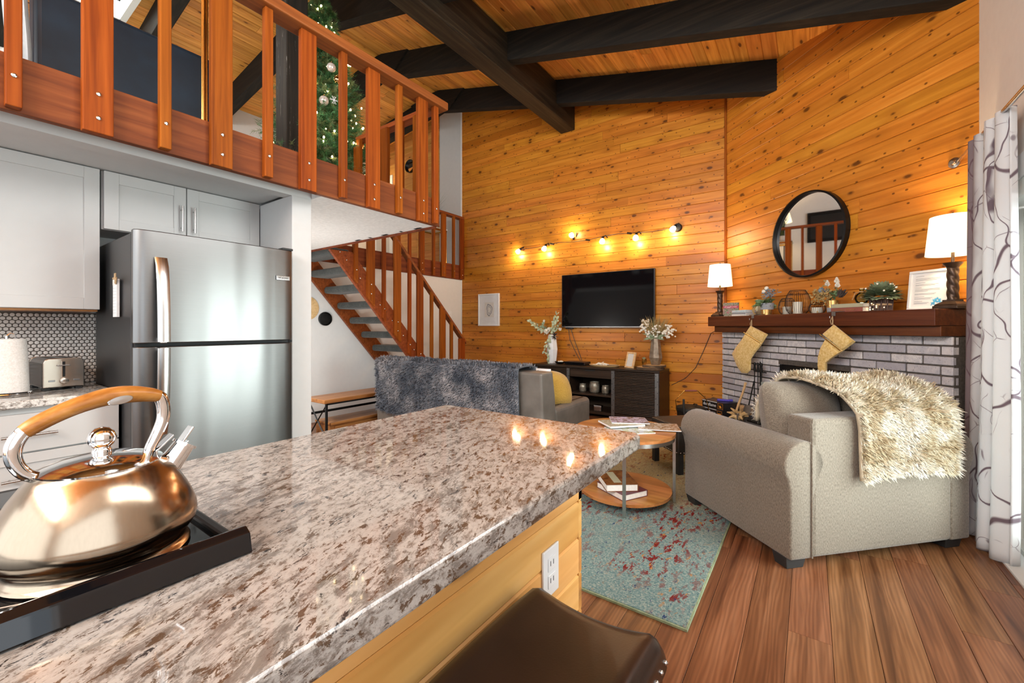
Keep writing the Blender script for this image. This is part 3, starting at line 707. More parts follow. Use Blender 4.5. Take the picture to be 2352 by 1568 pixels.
# ---- loft furniture
nc = thing('navy_armchair', 'dark navy armchair with its smooth back to the loft railing', 'armchair', (-3.85, .78, 2.27))
obj('backrest', MB().box(.22, .40, -.42, .42, .06, .82), 'cloth_navy', nc, bev=.03, seg=3)
obj('seat', MB().box(-.42, .22, -.30, .30, .12, .42), 'cloth_navy', nc, bev=.05, seg=3)
for s_ in (-1, 1):
    obj('arm', MB().box(-.42, .22, min(s_ * .30, s_ * .42), max(s_ * .30, s_ * .42), .06, .58), 'cloth_navy', nc, bev=.04, seg=3)
    for x_ in (-.38, .34): obj('leg', MB().cyl((x_, s_ * .36, 0), (x_, s_ * .36, .06), .02, .025), 'black_metal', nc)
pt_ = MB().grid(lambda u, v: (-3.43 + .012 * math.sin(u * 9), .255 + .085 * u + .01 * math.sin(v * 5), 2.32 + .80 * v), 8, 10)
o = obj('throw_blanket', pt_, 'cloth_pale', solid=.012, smooth=True); tag(o, 'pale blue-grey blanket hanging beside the navy armchair', 'blanket')
fl_ = thing('brass_floor_lamp', 'slim brass floor lamp behind the loft railing', 'floor lamp', (-2.86, .955, 2.27))
obj('base', MB().lathe([(.12, 0), (.12, .012), (.02, .025)], 24), 'brass', fl_, smooth=True)
for dx, dy in ((0, .010), (-.009, -.006), (.009, -.006)): obj('pole', MB().cyl((dx, dy, .015), (dx, dy, 1.55), .0075, n=10), 'brass', fl_, smooth=True)
obj('shade', MB().lathe([(.17, 1.50), (.13, 1.76)], 24, cap=False), 'cloth_pale', fl_, smooth=True, solid=.004)
for i, (x_, z_, r_) in enumerate(((-6.395, 4.344, .125), (-6.13, 4.0, .125))):
    t_ = thing('round_mirror', ['small round black-framed mirror on the loft pine wall, reflecting pine', 'small round black-framed mirror on the loft pine wall, reflecting grey'][i], 'mirror', (x_, 5.592, z_))
    tz = basis((0, 0, 0), (1, 0, 0), (0, 0, 1), (0, -1, 0))
    obj('frame', MB().lathe([(r_, 0), (r_, .05), (r_ - .012, .05), (r_ - .012, .012)], 28, tz, cap=False), 'black_metal', t_, smooth=True)
    obj('glass', MB().lathe([(r_ - .010, .008), (r_ - .010, .012)], 28, tz), 'mirror_glass', t_)
tb = thing('brass_side_table', 'brass framed side table with a white top on the landing', 'table', (-5.42, 5.22, 2.27))
for sx in (-1, 1):
    for sy in (-1, 1): obj('leg', MB().cyl((sx * .17, sy * .17, 0), (sx * .17, sy * .17, .62), .010, n=8), 'brass', tb)
obj('frame', MB().box(-.18, .18, -.18, -.16, .60, .625).box(-.18, .18, .16, .18, .60, .625).box(-.18, -.16, -.16, .16, .60, .625).box(.16, .18, -.16, .16, .60, .625), 'brass', tb)
obj('top', MB().box(-.19, .19, -.19, .19, .625, .65), 'plastic_white', tb, bev=.004)
pg = thing('potted_grass', 'tall green grass plant in a pot on the brass side table', 'plant', (-5.42, 5.22, 2.92))
obj('pot', MB().lathe([(.05, 0), (.075, .12), (.07, .12), (.06, .1)], 18), 'plastic_white', pg, smooth=True)
gm = MB()
for i in range(90):
    an = rt.random() * 6.283; ln = rt.uniform(.35, .62); sp_ = rt.uniform(.04, .22); d_ = Vector((math.cos(an), math.sin(an), 0)); w_ = d_.orthogonal().normalized() * .004
    q0 = d_ * .03 + Vector((0, 0, .1)); q1 = d_ * sp_ * .5 + Vector((0, 0, .1 + ln * .6)); q2 = d_ * sp_ * 1.3 + Vector((0, 0, .1 + ln))
    gm.add([q0 - w_, q0 + w_, q1 + w_ * .8, q1 - w_ * .8, q2], [(0, 1, 2, 3), (3, 2, 4)])
obj('blades', gm, 'grass_green', pg, recalc=False)['kind'] = 'stuff'
dr = struct(obj('door_2', MB().box(-7.55, -6.95, 5.578, 5.60, 2.27, 4.30), 'paint_white', bev=.004), 'cream door at the end of the loft')
obj('door_panel', MB().box(-7.46, -7.04, 5.570, 5.58, 2.4, 4.2), 'cabinet_white', dr, bev=.004)
ll = thing('loft_lamp', 'lit floor lamp by the cream door in the loft', 'floor lamp', (-7.15, 5.25, 2.27))
obj('base', MB().lathe([(.13, 0), (.13, .015), (.02, .03)], 20), 'black_metal', ll, smooth=True)
obj('pole', MB().cyl((0, 0, .02), (0, 0, 1.45), .012, n=10), 'black_metal', ll, smooth=True)
obj('shade', MB().lathe([(.16, 1.40), (.11, 1.62)], 24, cap=False), 'lamp_shade', ll, smooth=True, solid=.004)
def lamp_light(name, p, power, col=(1.0, .66, .32), r=.03, parent=None):
    l = bpy.data.lights.new(name, 'POINT'); l.energy = power; l.color = col; l.shadow_soft_size = r
    o = bpy.data.objects.new(name, l); link(o, parent); o.location = p; return o
lamp_light('loft_lamp_light', (0, 0, 1.55), 14, parent=ll)
pf = thing('framed_picture', 'black framed picture on the white wall of the loft', 'picture', (-7.795, 4.38, 3.60))
obj('frame', MB().box(0, .04, -.42, .42, -.36, -.29).box(0, .04, -.42, .42, .29, .36).box(0, .04, -.42, -.35, -.29, .29).box(0, .04, .35, .42, -.29, .29), 'black_metal', pf, bev=.005)
obj('picture', MB().box(0, .012, -.35, .35, -.29, .29), 'soot', pf)

hl = thing('added_globe_lamp', 'added white globe lamp, unseen behind the partition in the stair hall', 'floor lamp', (-4.05, 1.78, 0))  # unseen lamp put in to brighten the stair wall and loft underside
obj('base', MB().lathe([(.11, 0), (.11, .015), (.02, .03)], 20), 'black_metal', hl, smooth=50)
obj('pole', MB().cyl((0, 0, .02), (0, 0, .82), .010, n=8), 'black_metal', hl)
obj('globe', MB().ball((0, 0, .90), .09, 20, 14), 'hall_fill_globe', hl, smooth=True)
lamp_light('hall_fill_light', (.13, .10, .92), 28, (1.0, .97, .93), .08, hl)  # added fill light, placed just beside the globe
# ================================================================== kitchen
def shaker(parent, X, y0, y1, z0, z1, name='door', fr=.062, t_=.02):
    d = obj(name, MB().box(X - t_, X - .007, y0, y1, z0, z1).box(X - .007, X, y0, y0 + fr, z0, z1).box(X - .007, X, y1 - fr, y1, z0, z1)
            .box(X - .007, X, y0 + fr, y1 - fr, z0, z0 + fr).box(X - .007, X, y0 + fr, y1 - fr, z1 - fr, z1), 'cabinet_white', parent, bev=.0012, seg=1)
    return d
def bar_handle(parent, p0, p1, out, r=.006):
    p0, p1, out = Vector(p0), Vector(p1), Vector(out); d = (p1 - p0).normalized(); m = MB().cyl(p0, p1, r, n=12)
    L = (p1 - p0).length
    for f in (.15, .85): q = p0 + d * L * f; m.cyl(q, q - out, r * .75, n=8)
    return obj('handle', m, 'nickel', parent, smooth=True)
uc = thing('wall_cabinet', 'tall white shaker wall cabinet above the tiled backsplash', 'cabinet', (0, 0, 0))
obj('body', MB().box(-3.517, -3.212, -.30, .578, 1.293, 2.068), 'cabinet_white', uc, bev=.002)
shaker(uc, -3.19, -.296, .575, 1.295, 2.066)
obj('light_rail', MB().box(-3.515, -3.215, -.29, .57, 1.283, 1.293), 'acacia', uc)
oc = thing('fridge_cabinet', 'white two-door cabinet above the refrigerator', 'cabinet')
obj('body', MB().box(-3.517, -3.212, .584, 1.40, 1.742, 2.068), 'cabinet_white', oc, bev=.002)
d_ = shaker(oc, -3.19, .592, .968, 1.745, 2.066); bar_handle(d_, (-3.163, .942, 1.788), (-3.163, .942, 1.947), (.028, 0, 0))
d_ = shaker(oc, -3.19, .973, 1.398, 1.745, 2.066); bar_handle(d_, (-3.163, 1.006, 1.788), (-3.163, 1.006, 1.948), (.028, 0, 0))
# ---- refrigerator
fr = thing('refrigerator', 'stainless steel top-freezer refrigerator with dark sides', 'refrigerator', (-3.0, .985, 0))
def L_(x): return x + 3.0
def Ly(y): return y - .985
obj('body', MB().box(L_(-3.45), L_(-2.735), Ly(.604), Ly(1.368), .03, 1.665), 'fridge_side', fr, bev=.006)
obj('gasket', MB().box(L_(-2.735), L_(-2.715), Ly(.615), Ly(1.36), .06, 1.66), 'rubber', fr)
for nm, z0, z1 in (('freezer_door', 1.118, 1.676), ('fridge_door', .07, 1.10)):
    n_ = 14; poly = []
    y0, y1 = Ly(.600), Ly(1.369)
    poly = [(L_(-2.715), y0), (L_(-2.715), y1)]
    pr_ = [(1, .0), (.985, .6), (.955, .9), (.92, 1.0)]
    for f_, e in pr_: poly.append((L_(-2.715) + .060 * (.55 + .45 * e), y0 + (y1 - y0) * f_))
    for i in range(n_):
        f_ = .88 - .76 * i / (n_ - 1); poly.append((L_(-2.655) + .008 * math.sin(math.pi * (1 - f_)), y0 + (y1 - y0) * f_))
    for f_, e in ((.085, 1.0), (.05, .9), (.018, .6), (.0, .0)): poly.append((L_(-2.715) + .060 * (.55 + .45 * e), y0 + (y1 - y0) * f_))
    dd = obj(nm, MB().prism(poly, z0, z1), 'steel_fridge', fr, bev=.004, seg=2, angle=50)
    dd.data.polygons.foreach_set('use_smooth', [True] * len(dd.data.polygons))
    try: dd.data.set_sharp_from_angle(angle=R(35))
    except Exception: pass
    zs = [1.545, 1.50, 1.42, 1.32, 1.22, 1.125] if z0 > 1 else [1.095, 1.0, .9, .8, .72, .66]
    xs_ = [.0, .022, .036, .044, .048, .050] if z0 > 1 else [.050, .048, .044, .036, .022, 0.0]
    hm = MB(); v = []
    for z_, x_ in zip(zs, xs_):
        for dy, dx in ((-.024, -.004), (.026, -.004), (.026, .006), (.010, .012), (-.016, .010), (-.024, .004)):
            v.append((L_(-2.648) + x_ + dx, Ly(.697) + dy, z_))
    f = [tuple(range(6)), tuple(range(30, 36))[::-1]]
    for j in range(5):
        for i in range(6): a, b = j * 6 + i, j * 6 + (i + 1) % 6; f.append((a, b, b + 6, a + 6))
    hm.add(v, f); obj('handle', hm, 'nickel', dd, smooth=50)
    obj('handle_bracket', MB().box(L_(-2.655), L_(-2.605), Ly(.684), Ly(.714), (1.118 if z0 > 1 else 1.078), (1.145 if z0 > 1 else 1.098)), 'nickel', dd, bev=.004)
obj('hinge_cap', MB().box(L_(-2.72), L_(-2.66), Ly(1.30), Ly(1.365), 1.676, 1.690), 'rubber', fr, bev=.004)
bd = obj('badge', MB().box(L_(-2.647), L_(-2.643), Ly(1.255), Ly(1.335), 1.486, 1.512), 'chrome', fr, bev=.001)
text('badge_lettering', 'FRIGIDAIRE', .0125, 'rubber', bd, basis((L_(-2.6426), Ly(1.295), 1.499), (0, 1, 0), (0, 0, 1), (1, 0, 0)))
obj('toe_grille', MB().box(L_(-2.74), L_(-2.70), Ly(.62), Ly(1.35), .0, .06), 'rubber', fr)
np_ = thing('notepad', 'white magnetic notepad with a ribbon on the dark fridge side', 'notepad', (-2.93, .600, 1.25))
obj('pages', MB().box(-.036, .034, -.016, -.004, 0, .195), 'paper_white', np_, bev=.001)
for i in range(9): obj('ruled_line', MB().box(-.030, .026, -.0165, -.016, .02 + i * .016, .0208 + i * .016), 'cement', np_)
obj('header', MB().box(-.036, .034, -.0168, -.0158, .165, .195), 'page_edge', np_)
obj('ribbon', MB().box(-.03, .03, -.020, -.012, .195, .205).box(-.035, -.015, -.022, -.015, .17, .2, Matrix.Rotation(.3, 4, 'Y')).box(.012, .03, -.022, -.015, .19, .225), 'twine', np_, bev=.002)
# ---- base cabinet, counter, backsplash
bc = thing('base_cabinet', 'white base cabinet with three drawers beside the refrigerator', 'cabinet')
obj('body', MB().box(-3.517, -2.912, -.35, .595, .10, .832).box(-3.517, -2.96, -.35, .595, 0, .10), 'cabinet_white', bc, bev=.002)
for i, (z0, z1) in enumerate(((.634, .806), (.425, .626), (.115, .418))):
    if i == 0: d_ = obj('drawer', MB().box(-2.912, -2.890, -.345, .592, z0, z1), 'cabinet_white', bc, bev=.0015)
    else: d_ = shaker(bc, -2.89, -.345, .592, z0, z1, 'drawer', .045)
    zc_ = (z0 + z1) / 2 - .008
    bar_handle(d_, (-2.862, .205, zc_), (-2.862, .375, zc_), (.030, 0, 0))
obj('counter_backing', MB().box(-3.515, -2.93, -.34, .59, .822, .834), 'cabinet_white', bc)
kc = obj('kitchen_countertop', MB().box(-3.519, -2.872, -.36, .597, .834, .870), 'granite_white', bev=.006); tag(kc, 'white granite countertop under the wall cabinet', 'countertop')
bs_ = thing('backsplash', 'white penny tile backsplash with dark grout', 'backsplash', (-3.52, 0, .870))
obj('grout_bed', MB().box(.0005, .005, -.10, .70, 0, .412), 'grout', bs_)
pme = MB().lathe([(.0098, 0), (.0098, .0022), (.0090, .0035), (.006, .0040)], 14).mesh('tile'); pme.materials.append(M['tile_white']); pme.polygons.foreach_set('use_smooth', [True] * len(pme.polygons))
px_, pz_ = .0222, .0192; cand = []
for r_ in range(22):
    for c_ in range(40):
        y_ = .70 - .010 - c_ * px_ - (px_ / 2 if r_ % 2 else 0); z_ = .011 + r_ * pz_
        if z_ < .405 and y_ > -.10: cand.append((y_, z_))
cand.sort(key=lambda q: -q[0] if q[0] < .625 else 9)
tm = basis((0, 0, 0), (0, 1, 0), (0, 0, 1), (1, 0, 0))
for y_, z_ in cand[:300]:
    o = bpy.data.objects.new('tile', pme); link(o, bs_); o.matrix_local = Matrix.Translation((.0048, y_, z_)) @ tm
rest = MB()
for y_, z_ in cand[300:]: rest.lathe([(.0098, 0), (.0098, .0022), (.0085, .0038)], 10, Matrix.Translation((.0048, y_, z_)) @ tm)
obj('tile_field', rest, 'tile_white', bs_)['kind'] = 'stuff'
# ---- paper towels and toaster
tw = thing('paper_towel_holder', 'chrome paper towel holder with a white roll', 'paper towel', (-3.19, .246, .870))
obj('base', MB().tube([(.085 * math.cos(a * .3927), .085 * math.sin(a * .3927), .005) for a in range(17)], .004, 6).cyl((-.085, 0, .005), (.085, 0, .005), .003).cyl((0, -.085, .005), (0, .085, .005), .003), 'chrome', tw, smooth=True)
obj('rod', MB().cyl((0, 0, .004), (0, 0, .285), .005).tube([(0, .0, .285), (0, .012, .298), (0, .026, .292), (0, .028, .275)], .003, 8), 'chrome', tw, smooth=True)
def roll(u, v):
    a = u * 6.283; r_ = .066 + .0015 * math.sin(a * 3) + (.016 * max(0, math.cos(a - .9)) ** 6 * (1 - v) ** .6); return (r_ * math.cos(a), r_ * math.sin(a), .012 + .258 * v)
rl = MB().grid(roll, 40, 8, close_u=True); k0 = len(rl.v)
rl.lathe([(.020, .012), (.020, .270)], 16, cap=False)
rl.f.append(tuple(range(280, 320)))
obj('roll', rl, 'paper_towel', tw, smooth=True)
to = thing('toaster', 'two-slot toaster with a steel front and dark sides', 'toaster', (-3.32, .428, .870), R(4))
def arch(w_, h_, r_):
    return [(-w_, 0), (w_, 0), (w_, h_ - r_), (w_ - r_ * .3, h_ - r_ * .3), (w_ - r_, h_), (-w_ + r_, h_), (-w_ + r_ * .3, h_ - r_ * .3), (-w_, h_ - r_)]
obj('front_panel', MB().prism(arch(.076, .150, .022), .125, .142, Matrix.Translation((0, 0, .016)), 'x'), 'steel_toaster', to, bev=.004)
obj('back_panel', MB().prism(arch(.076, .150, .022), -.142, -.125, Matrix.Translation((0, 0, .016)), 'x'), 'steel_toaster', to, bev=.004)
obj('shell', MB().prism(arch(.074, .148, .022), -.125, .125, Matrix.Translation((0, 0, .016)), 'x'), 'steel_grey', to, bev=.003)
obj('side_panel', MB().box(-.122, .122, .0745, .0765, .022, .140), 'plastic_black', to); obj('side_panel', MB().box(-.122, .122, -.0765, -.0745, .022, .140), 'plastic_black', to)
for y_ in (-.028, .028): obj('slot', MB().box(-.10, .10, y_ - .013, y_ + .013, .1635, .165), 'soot', to)
for x_ in (-.11, .11):
    for y_ in (-.06, .06): obj('foot', MB().box(x_ - .016, x_ + .016, y_ - .014, y_ + .014, 0, .017), 'rubber', to, bev=.003)
obj('lever_slot', MB().box(.141, .1425, -.006, .004, .07, .148), 'soot', to); obj('slot_rim', MB().box(.1415, .1445, -.010, -.006, .068, .15), 'chrome', to, bev=.001)
obj('lever', MB().box(.142, .162, -.026, .020, .126, .132), 'steel_grey', to, bev=.003)
obj('knob', MB().lathe([(.017, 0), (.016, .012), (.012, .014)], 20, basis((.142, 0, .048), (0, 1, 0), (0, 0, 1), (1, 0, 0))), 'steel_toaster', to, smooth=True)
for y_ in (-.045, .046): obj('button', MB().box(.1415, .145, y_ - .012, y_ + .012, .046, .055), 'steel_grey', to, bev=.003)
obj('power_cord', MB().tube([(-.142, .04, .05), (-.165, .05, .09), (-.170, .06, .12), (-.172, .075, .08), (-.165, .07, .04), (-.15, .09, .012), (-.12, .12, .006)], .0035, 6), 'rubber', to, smooth=True)
# ---- island
il = thing('kitchen_island', 'pine-clad kitchen island body under the granite top', 'island', (0, 0, 0))
obj('body', MB().box(-1.05, -.548, .252, 1.072, .0, .870).box(-1.05, -.548, -1.25, -.535, 0, .870).box(-.585, -.548, -.535, .252, 0, .870), 'light_wood', il)
zb = [.875, .708, .605, .503, .40, .298, .196, .094, .0]
for i, (z1, z0) in enumerate(zip(zb, zb[1:])):
    plank('board', 2.35, z1 - z0 - .001, .018, .005, basis((-.548, -.085, (z0 + z1) / 2), (0, 1, 0), (0, 0, 1), (1, 0, 0)), 'pine_island', il)
    plank('board', .52, z1 - z0 - .001, .018, .005, basis((-.79, 1.072, (z0 + z1) / 2), (-1, 0, 0), (0, 0, 1), (0, 1, 0)), 'pine_island', il)
ol = thing('wall_outlet', 'white duplex outlet on the pine side of the island', 'outlet', (-.530, .909, .592))
obj('cover_plate', MB().box(0, .006, -.038, .038, -.060, .060), 'plastic_white', ol, bev=.002)
for z_ in (-.021, .021):
    rc = obj('receptacle', MB().box(.006, .008, -.017, .017, z_ - .016, z_ + .016), 'plastic_white', ol, bev=.003)
    for y_ in (-.007, .007): obj('contact', MB().box(.0078, .0084, y_ - .0012, y_ + .0012, z_ - .004, z_ + .008), 'soot', rc)
ct = MB().prism([(-.590, -1.30), (-.366, -1.30), (-.366, 1.10), (-.380, 1.12), (-1.075, 1.12), (-1.087, 1.108), (-1.087, .242), (-.590, .242)], .875, .915)
gt = obj('island_countertop', ct, 'granite', bev=.007, seg=3); tag(gt, 'speckled brown and cream granite top of the kitchen island', 'countertop')
rg = thing('range_cooktop', 'black glass cooktop range set into the island', 'range', (0, 0, 0))
obj('body', MB().box(-1.06, -.592, -.528, .236, .02, .910), 'black_metal', rg, bev=.004)
obj('glass_top', MB().box(-1.10, -.602, -.524, .232, .9155, .9225), 'black_glass', rg, bev=.002)
obj('side_trim', MB().box(-1.10, -.575, .226, .240, .9155, .930), 'black_metal', rg, bev=.004); obj('side_trim', MB().box(-1.10, -.575, -.532, -.518, .9155, .930), 'black_metal', rg, bev=.004)
obj('vent_lip', MB().prism([(-.605, .9225), (-.600, .942), (-.590, .9455), (-.578, .9400), (-.572, .9165), (-.60, .9165)], -.535, .243, axis='y'), 'black_glass', rg, bev=.002)
obj('front_trim', MB().box(-1.135, -1.10, -.528, .236, .80, .918), 'black_metal', rg, bev=.006)
obj('oven_door', MB().box(-1.13, -1.085, -.52, .23, .16, .78), 'black_glass', rg, bev=.006)
obj('oven_handle', MB().cyl((-1.175, -.48, .75), (-1.175, .19, .75), .012).cyl((-1.175, -.42, .75), (-1.12, -.42, .75), .009).cyl((-1.175, .13, .75), (-1.12, .13, .75), .009), 'nickel', rg, smooth=True)
for c_, r_ in (((-.735, .10), .10), ((-.94, .12), .08), ((-.73, -.33), .08), ((-.94, -.33), .10)):
    obj('burner_ring', MB().tube([(c_[0] + r_ * math.cos(a * .1963), c_[1] + r_ * math.sin(a * .1963), .9226) for a in range(33)], .0007, 4), 'steel_grey', rg)
# ---- kettle
kt = thing('kettle', 'stainless steel whistling kettle with a wooden handle', 'kettle', (-.70, .128, .9228))
obj('body', MB().lathe([(.070, .0), (.0835, .0), (.0855, .003), (.0835, .006), (.0805, .009), (.0795, .016), (.0815, .019), (.0870, .023), (.0915, .030), (.0930, .038), (.0922, .046), (.0885, .058), (.0828, .071), (.0758, .084), (.0680, .096), (.0605, .1055), (.0560, .1105), (.0555, .112)], 64), 'steel_kettle', kt, smooth=60)
obj('lid', MB().lathe([(.0565, .1105), (.0570, .1125), (.0545, .1135), (.0480, .1165), (.0330, .1210), (.0150, .1235), (.009, .124)], 48), 'chrome', kt, smooth=60)
obj('knob', MB().lathe([(.0085, .1225), (.0095, .126), (.0090, .129), (.0075, .131), (.0105, .134), (.0135, .1395), (.0138, .1440), (.0115, .1500), (.0070, .1545), (.001, .1560)], 24), 'chrome', kt, smooth=60)
sp = obj('spout', MB().cyl((0, .058, .082), (0, .082, .116), .0155, .0125, 20).cyl((0, .0815, .1155), (0, .0835, .1185), .0150, .0150, 20), 'chrome', kt, smooth=True)
obj('spout_cover', MB().box(-.010, .010, -.009, .003, .0, .0025, basis((0, .083, .119), (1, 0, 0), (0, .83, .56), (0, -.56, .83))).box(-.009, .009, -.0015, .0015, 0, .026, basis((0, .076, .118), (1, 0, 0), (0, .83, -.56), (0, .56, .83))), 'chrome', sp, bev=.001)
obj('lever', MB().box(-.008, .008, -.001, .001, 0, .030, basis((0, .047, .112), (1, 0, 0), (0, .7, -.72), (0, .72, .7))), 'chrome', sp, bev=.0005)
def YZ(l): return [(0, y - .128, z - .9228) for y, z in l]
for s_, lst in ((0, [(.088, 1.026), (.078, 1.031), (.066, 1.040), (.059, 1.055), (.0585, 1.070), (.064, 1.083), (.070, 1.090)]), (1, [(.171, 1.031), (.1735, 1.042), (.181, 1.060), (.187, 1.078), (.1875, 1.094), (.184, 1.107), (.178, 1.111)])):
    o = obj('handle_arm', MB().tube(curve(YZ(lst)), lerp_list([.0055, .006, .0065, .007, .0075, .0075, .007], 25), 18), 'chrome', kt, smooth=True)
    p0 = YZ(lst)[0]; sg = -1 if s_ == 0 else 1
    obj('bracket', MB().box(-.007, .007, p0[1] - .004, p0[1] + .004, p0[2] - .030, p0[2] + .006), 'chrome', o, bev=.003)
    obj('rivet', MB().ball((.008, p0[1], p0[2] - .004), .0035, 10, 6), 'chrome', o, smooth=True)
gp = YZ([(.066, 1.085), (.075, 1.0915), (.092, 1.101), (.110, 1.1085), (.130, 1.1140), (.146, 1.1150), (.160, 1.1142), (.174, 1.1115), (.183, 1.1085)])
gr = obj('grip', MB().tube(curve(gp), lerp_list([.0095, .0105, .0110, .0115, .0125, .0130, .0120, .0105, .0090], 33), 22, flat=.85), 'handle_wood', kt, smooth=True)
obj('inlay', MB().lathe([(.0125, 0), (.0115, .0012), (.001, .0016)], 24, basis((.0118, .0145, .1875), (0, .96, .18), (0, -.18, .96), (1, 0, 0)), .42), 'nickel', gr, smooth=True)
# ---- bar stool
bst = thing('bar_stool', 'dark brown leather saddle bar stool with nailhead trim', 'stool', (-.36, .575, 0))
def seat(u, v, top):
    x = (u - .5) * .285; y = (v - .5) * .45
    ex_ = abs(u - .5) * 2; ey_ = abs(v - .5) * 2
    rnd_ = (1 - .5 * max(0, ex_ - .82) ** 2 * 30 * .02) 
    z = .618 + .026 * ex_ ** 2 - .030 * max(0, (ex_ - .80) / .2) ** 2.2 - .028 * max(0, (ey_ - .86) / .14) ** 2.2 + .010 * (1 - ey_ ** 2)
    return (x, y, z)
sm_ = MB(); nu, nv = 24, 30
sm_.grid(lambda u, v: seat(u, v, 1), nu, nv)
n0 = len(sm_.v); ring_i = [i for i in range(nu)] + [nu * j + nu - 1 for j in range(1, nv)] + [nu * (nv - 1) + i for i in range(nu - 2, -1, -1)] + [nu * j for j in range(nv - 2, 0, -1)]
for i in ring_i:
    x, y, z = sm_.v[i]; sm_.v.append((x * 1.012, y * 1.008, z - .018))
for i in ring_i:
    x, y, z = sm_.v[i]; sm_.v.append((x * 1.0, y * 1.0, .560))
nr = len(ring_i)
for k_ in range(nr):
    a, b = ring_i[k_], ring_i[(k_ + 1) % nr]; sm_.f.append((a, b, n0 + (k_ + 1) % nr, n0 + k_)); sm_.f.append((n0 + k_, n0 + (k_ + 1) % nr, n0 + nr + (k_ + 1) % nr, n0 + nr + k_))
sm_.f.append(tuple(n0 + nr + k_ for k_ in range(nr)))
sb = obj('seat', sm_, 'leather_brown', bst, smooth=70)
nme = MB().ball((0, 0, 0), .0048, 8, 5).mesh('nailhead'); nme.materials.append(M['nickel']); nme.polygons.foreach_set('use_smooth', [True] * len(nme.polygons))
for i in range(17):
    for sx in (-1, 1):
        o = bpy.data.objects.new('nailhead', nme); link(o, sb); o.location = (sx * .1445, -.215 + .43 * i / 16, .585)
for i in range(11):
    for sy in (-1, 1):
        o = bpy.data.objects.new('nailhead', nme); link(o, sb); o.location = (-.13 + .26 * i / 10, sy * .226, .585)
obj('seat_rail', MB().box(-.135, .135, -.218, .218, .525, .562), 'stool_wood', bst, bev=.004)
for sx in (-1, 1):
    for sy in (-1, 1):
        p0 = Vector((sx * .118, sy * .200, .560)); p1 = Vector((sx * .145, sy * .235, 0)); w_ = .020; v = []
        for p_ in (p1, p0): v += [(p_.x - w_, p_.y - w_, p_.z), (p_.x + w_, p_.y - w_, p_.z), (p_.x + w_, p_.y + w_, p_.z), (p_.x - w_, p_.y + w_, p_.z)]
        obj('leg', MB().add(v, [(0, 3, 2, 1), (4, 5, 6, 7), (0, 1, 5, 4), (1, 2, 6, 5), (2, 3, 7, 6), (3, 0, 4, 7)]), 'stool_wood', bst, bev=.004)
for sx in (-1, 1): obj('stretcher', MB().box(sx * .135 - .010, sx * .135 + .010, -.215, .215, .20, .235), 'stool_wood', bst, bev=.003)
for sy in (-1, 1): obj('stretcher', MB().box(-.125, .125, sy * .222 - .010, sy * .222 + .010, .30, .335), 'stool_wood', bst, bev=.003)
# ================================================================== living room
rl_ = random.Random(21)
def pillow(w_, h_, t_, p=2.6, n=18, pinch=.0):
    m = MB()
    def top(s):
        def f(u, v):
            a, b = 2 * u - 1, 2 * v - 1
            e = max(0.0, (1 - abs(a) ** p) * (1 - abs(b) ** p)) ** .5
            k = 1 - pinch * (a * a * b * b)
            return (a * w_ / 2 * k, b * h_ / 2 * k, s * t_ / 2 * e)
        return f
    m.grid(top(1), n, n); m.grid(top(-1), n, n); return m
def fur(name, parent, fn, cnt, ln, mat, droop=(0, 0, -1), wid=.0045, up=.55, keep=None):
    m = MB(); dr = Vector(droop)
    for i in range(cnt):
        u, v = rl_.random(), rl_.random(); p = Vector(fn(u, v)); e = 1e-3
        du = Vector(fn(min(1, u + e), v)) - Vector(fn(max(0, u - e), v)); dv = Vector(fn(u, min(1, v + e))) - Vector(fn(u, max(0, v - e)))
        n = du.cross(dv)
        if n.length < 1e-12: continue
        n.normalize()
        j = Vector((rl_.uniform(-1, 1), rl_.uniform(-1, 1), rl_.uniform(-1, 1))) * .55
        d = (n * up + dr * .5 + j).normalized(); L = ln * rl_.uniform(.6, 1.15)
        s = d.cross(n + j * .5)
        if s.length < 1e-6: continue
        s = s.normalized() * wid * rl_.uniform(.6, 1.2); k = len(m.v)
        mid = p + d * L * .55 + n * ln * .05
        m.v += [tuple(p - s), tuple(p + s), tuple(mid + s * .8), tuple(mid - s * .8), tuple(p + d * L + dr * ln * .15)]
        m.f += [(k, k + 1, k + 2, k + 3), (k + 3, k + 2, k + 4)]
    o = obj(name, m, mat, parent, recalc=False); o['kind'] = 'stuff'; return o
# ---- rug
rg_ = obj('area_rug', MB().box(-1.0, 1.0, -1.30, 1.30, .0005, .012), 'rug_pile', loc=(-1.40, 3.05, 0)); tag(rg_, 'teal and gold area rug with red abstract streaks', 'rug')
bd_ = MB().box(-1.008, -1.0, -1.308, 1.308, .0005, .010).box(1.0, 1.008, -1.308, 1.308, .0005, .010).box(-1.0, 1.0, -1.308, -1.30, .0005, .010).box(-1.0, 1.0, 1.30, 1.308, .0005, .010)
obj('edge_binding', bd_, 'leaf_sage', rg_)
# ---- sofa with throw
so = thing('leather_sofa', 'grey-brown leather sofa with its back to the kitchen', 'sofa', (-2.865, 3.40, 0))
bk = MB(); v = []
for z_, y0, y1 in ((.10, -.44, -.20), (.60, -.46, -.24), (.80, -.475, -.28), (.82, -.470, -.30)):
    v += [(-1.085, y0, z_), (1.085, y0, z_), (1.085, y1, z_), (-1.085, y1, z_)]
f = [(0, 3, 2, 1), (12, 13, 14, 15)]
for j in range(3):
    for i in range(4): a, b = j * 4 + i, j * 4 + (i + 1) % 4; f.append((a, b, b + 4, a + 4))
obj('backrest', bk.add(v, f), 'leather_taupe', so, bev=.025, seg=3, angle=50)
obj('base', MB().box(-1.08, 1.08, -.22, .46, .08, .27), 'leather_taupe', so, bev=.02)
for x0, x1 in ((-.88, -.30), (-.295, .295), (.30, .88)): obj('seat_cushion', MB().box(x0, x1, -.25, .46, .27, .46), 'leather_taupe', so, bev=.045, seg=3)
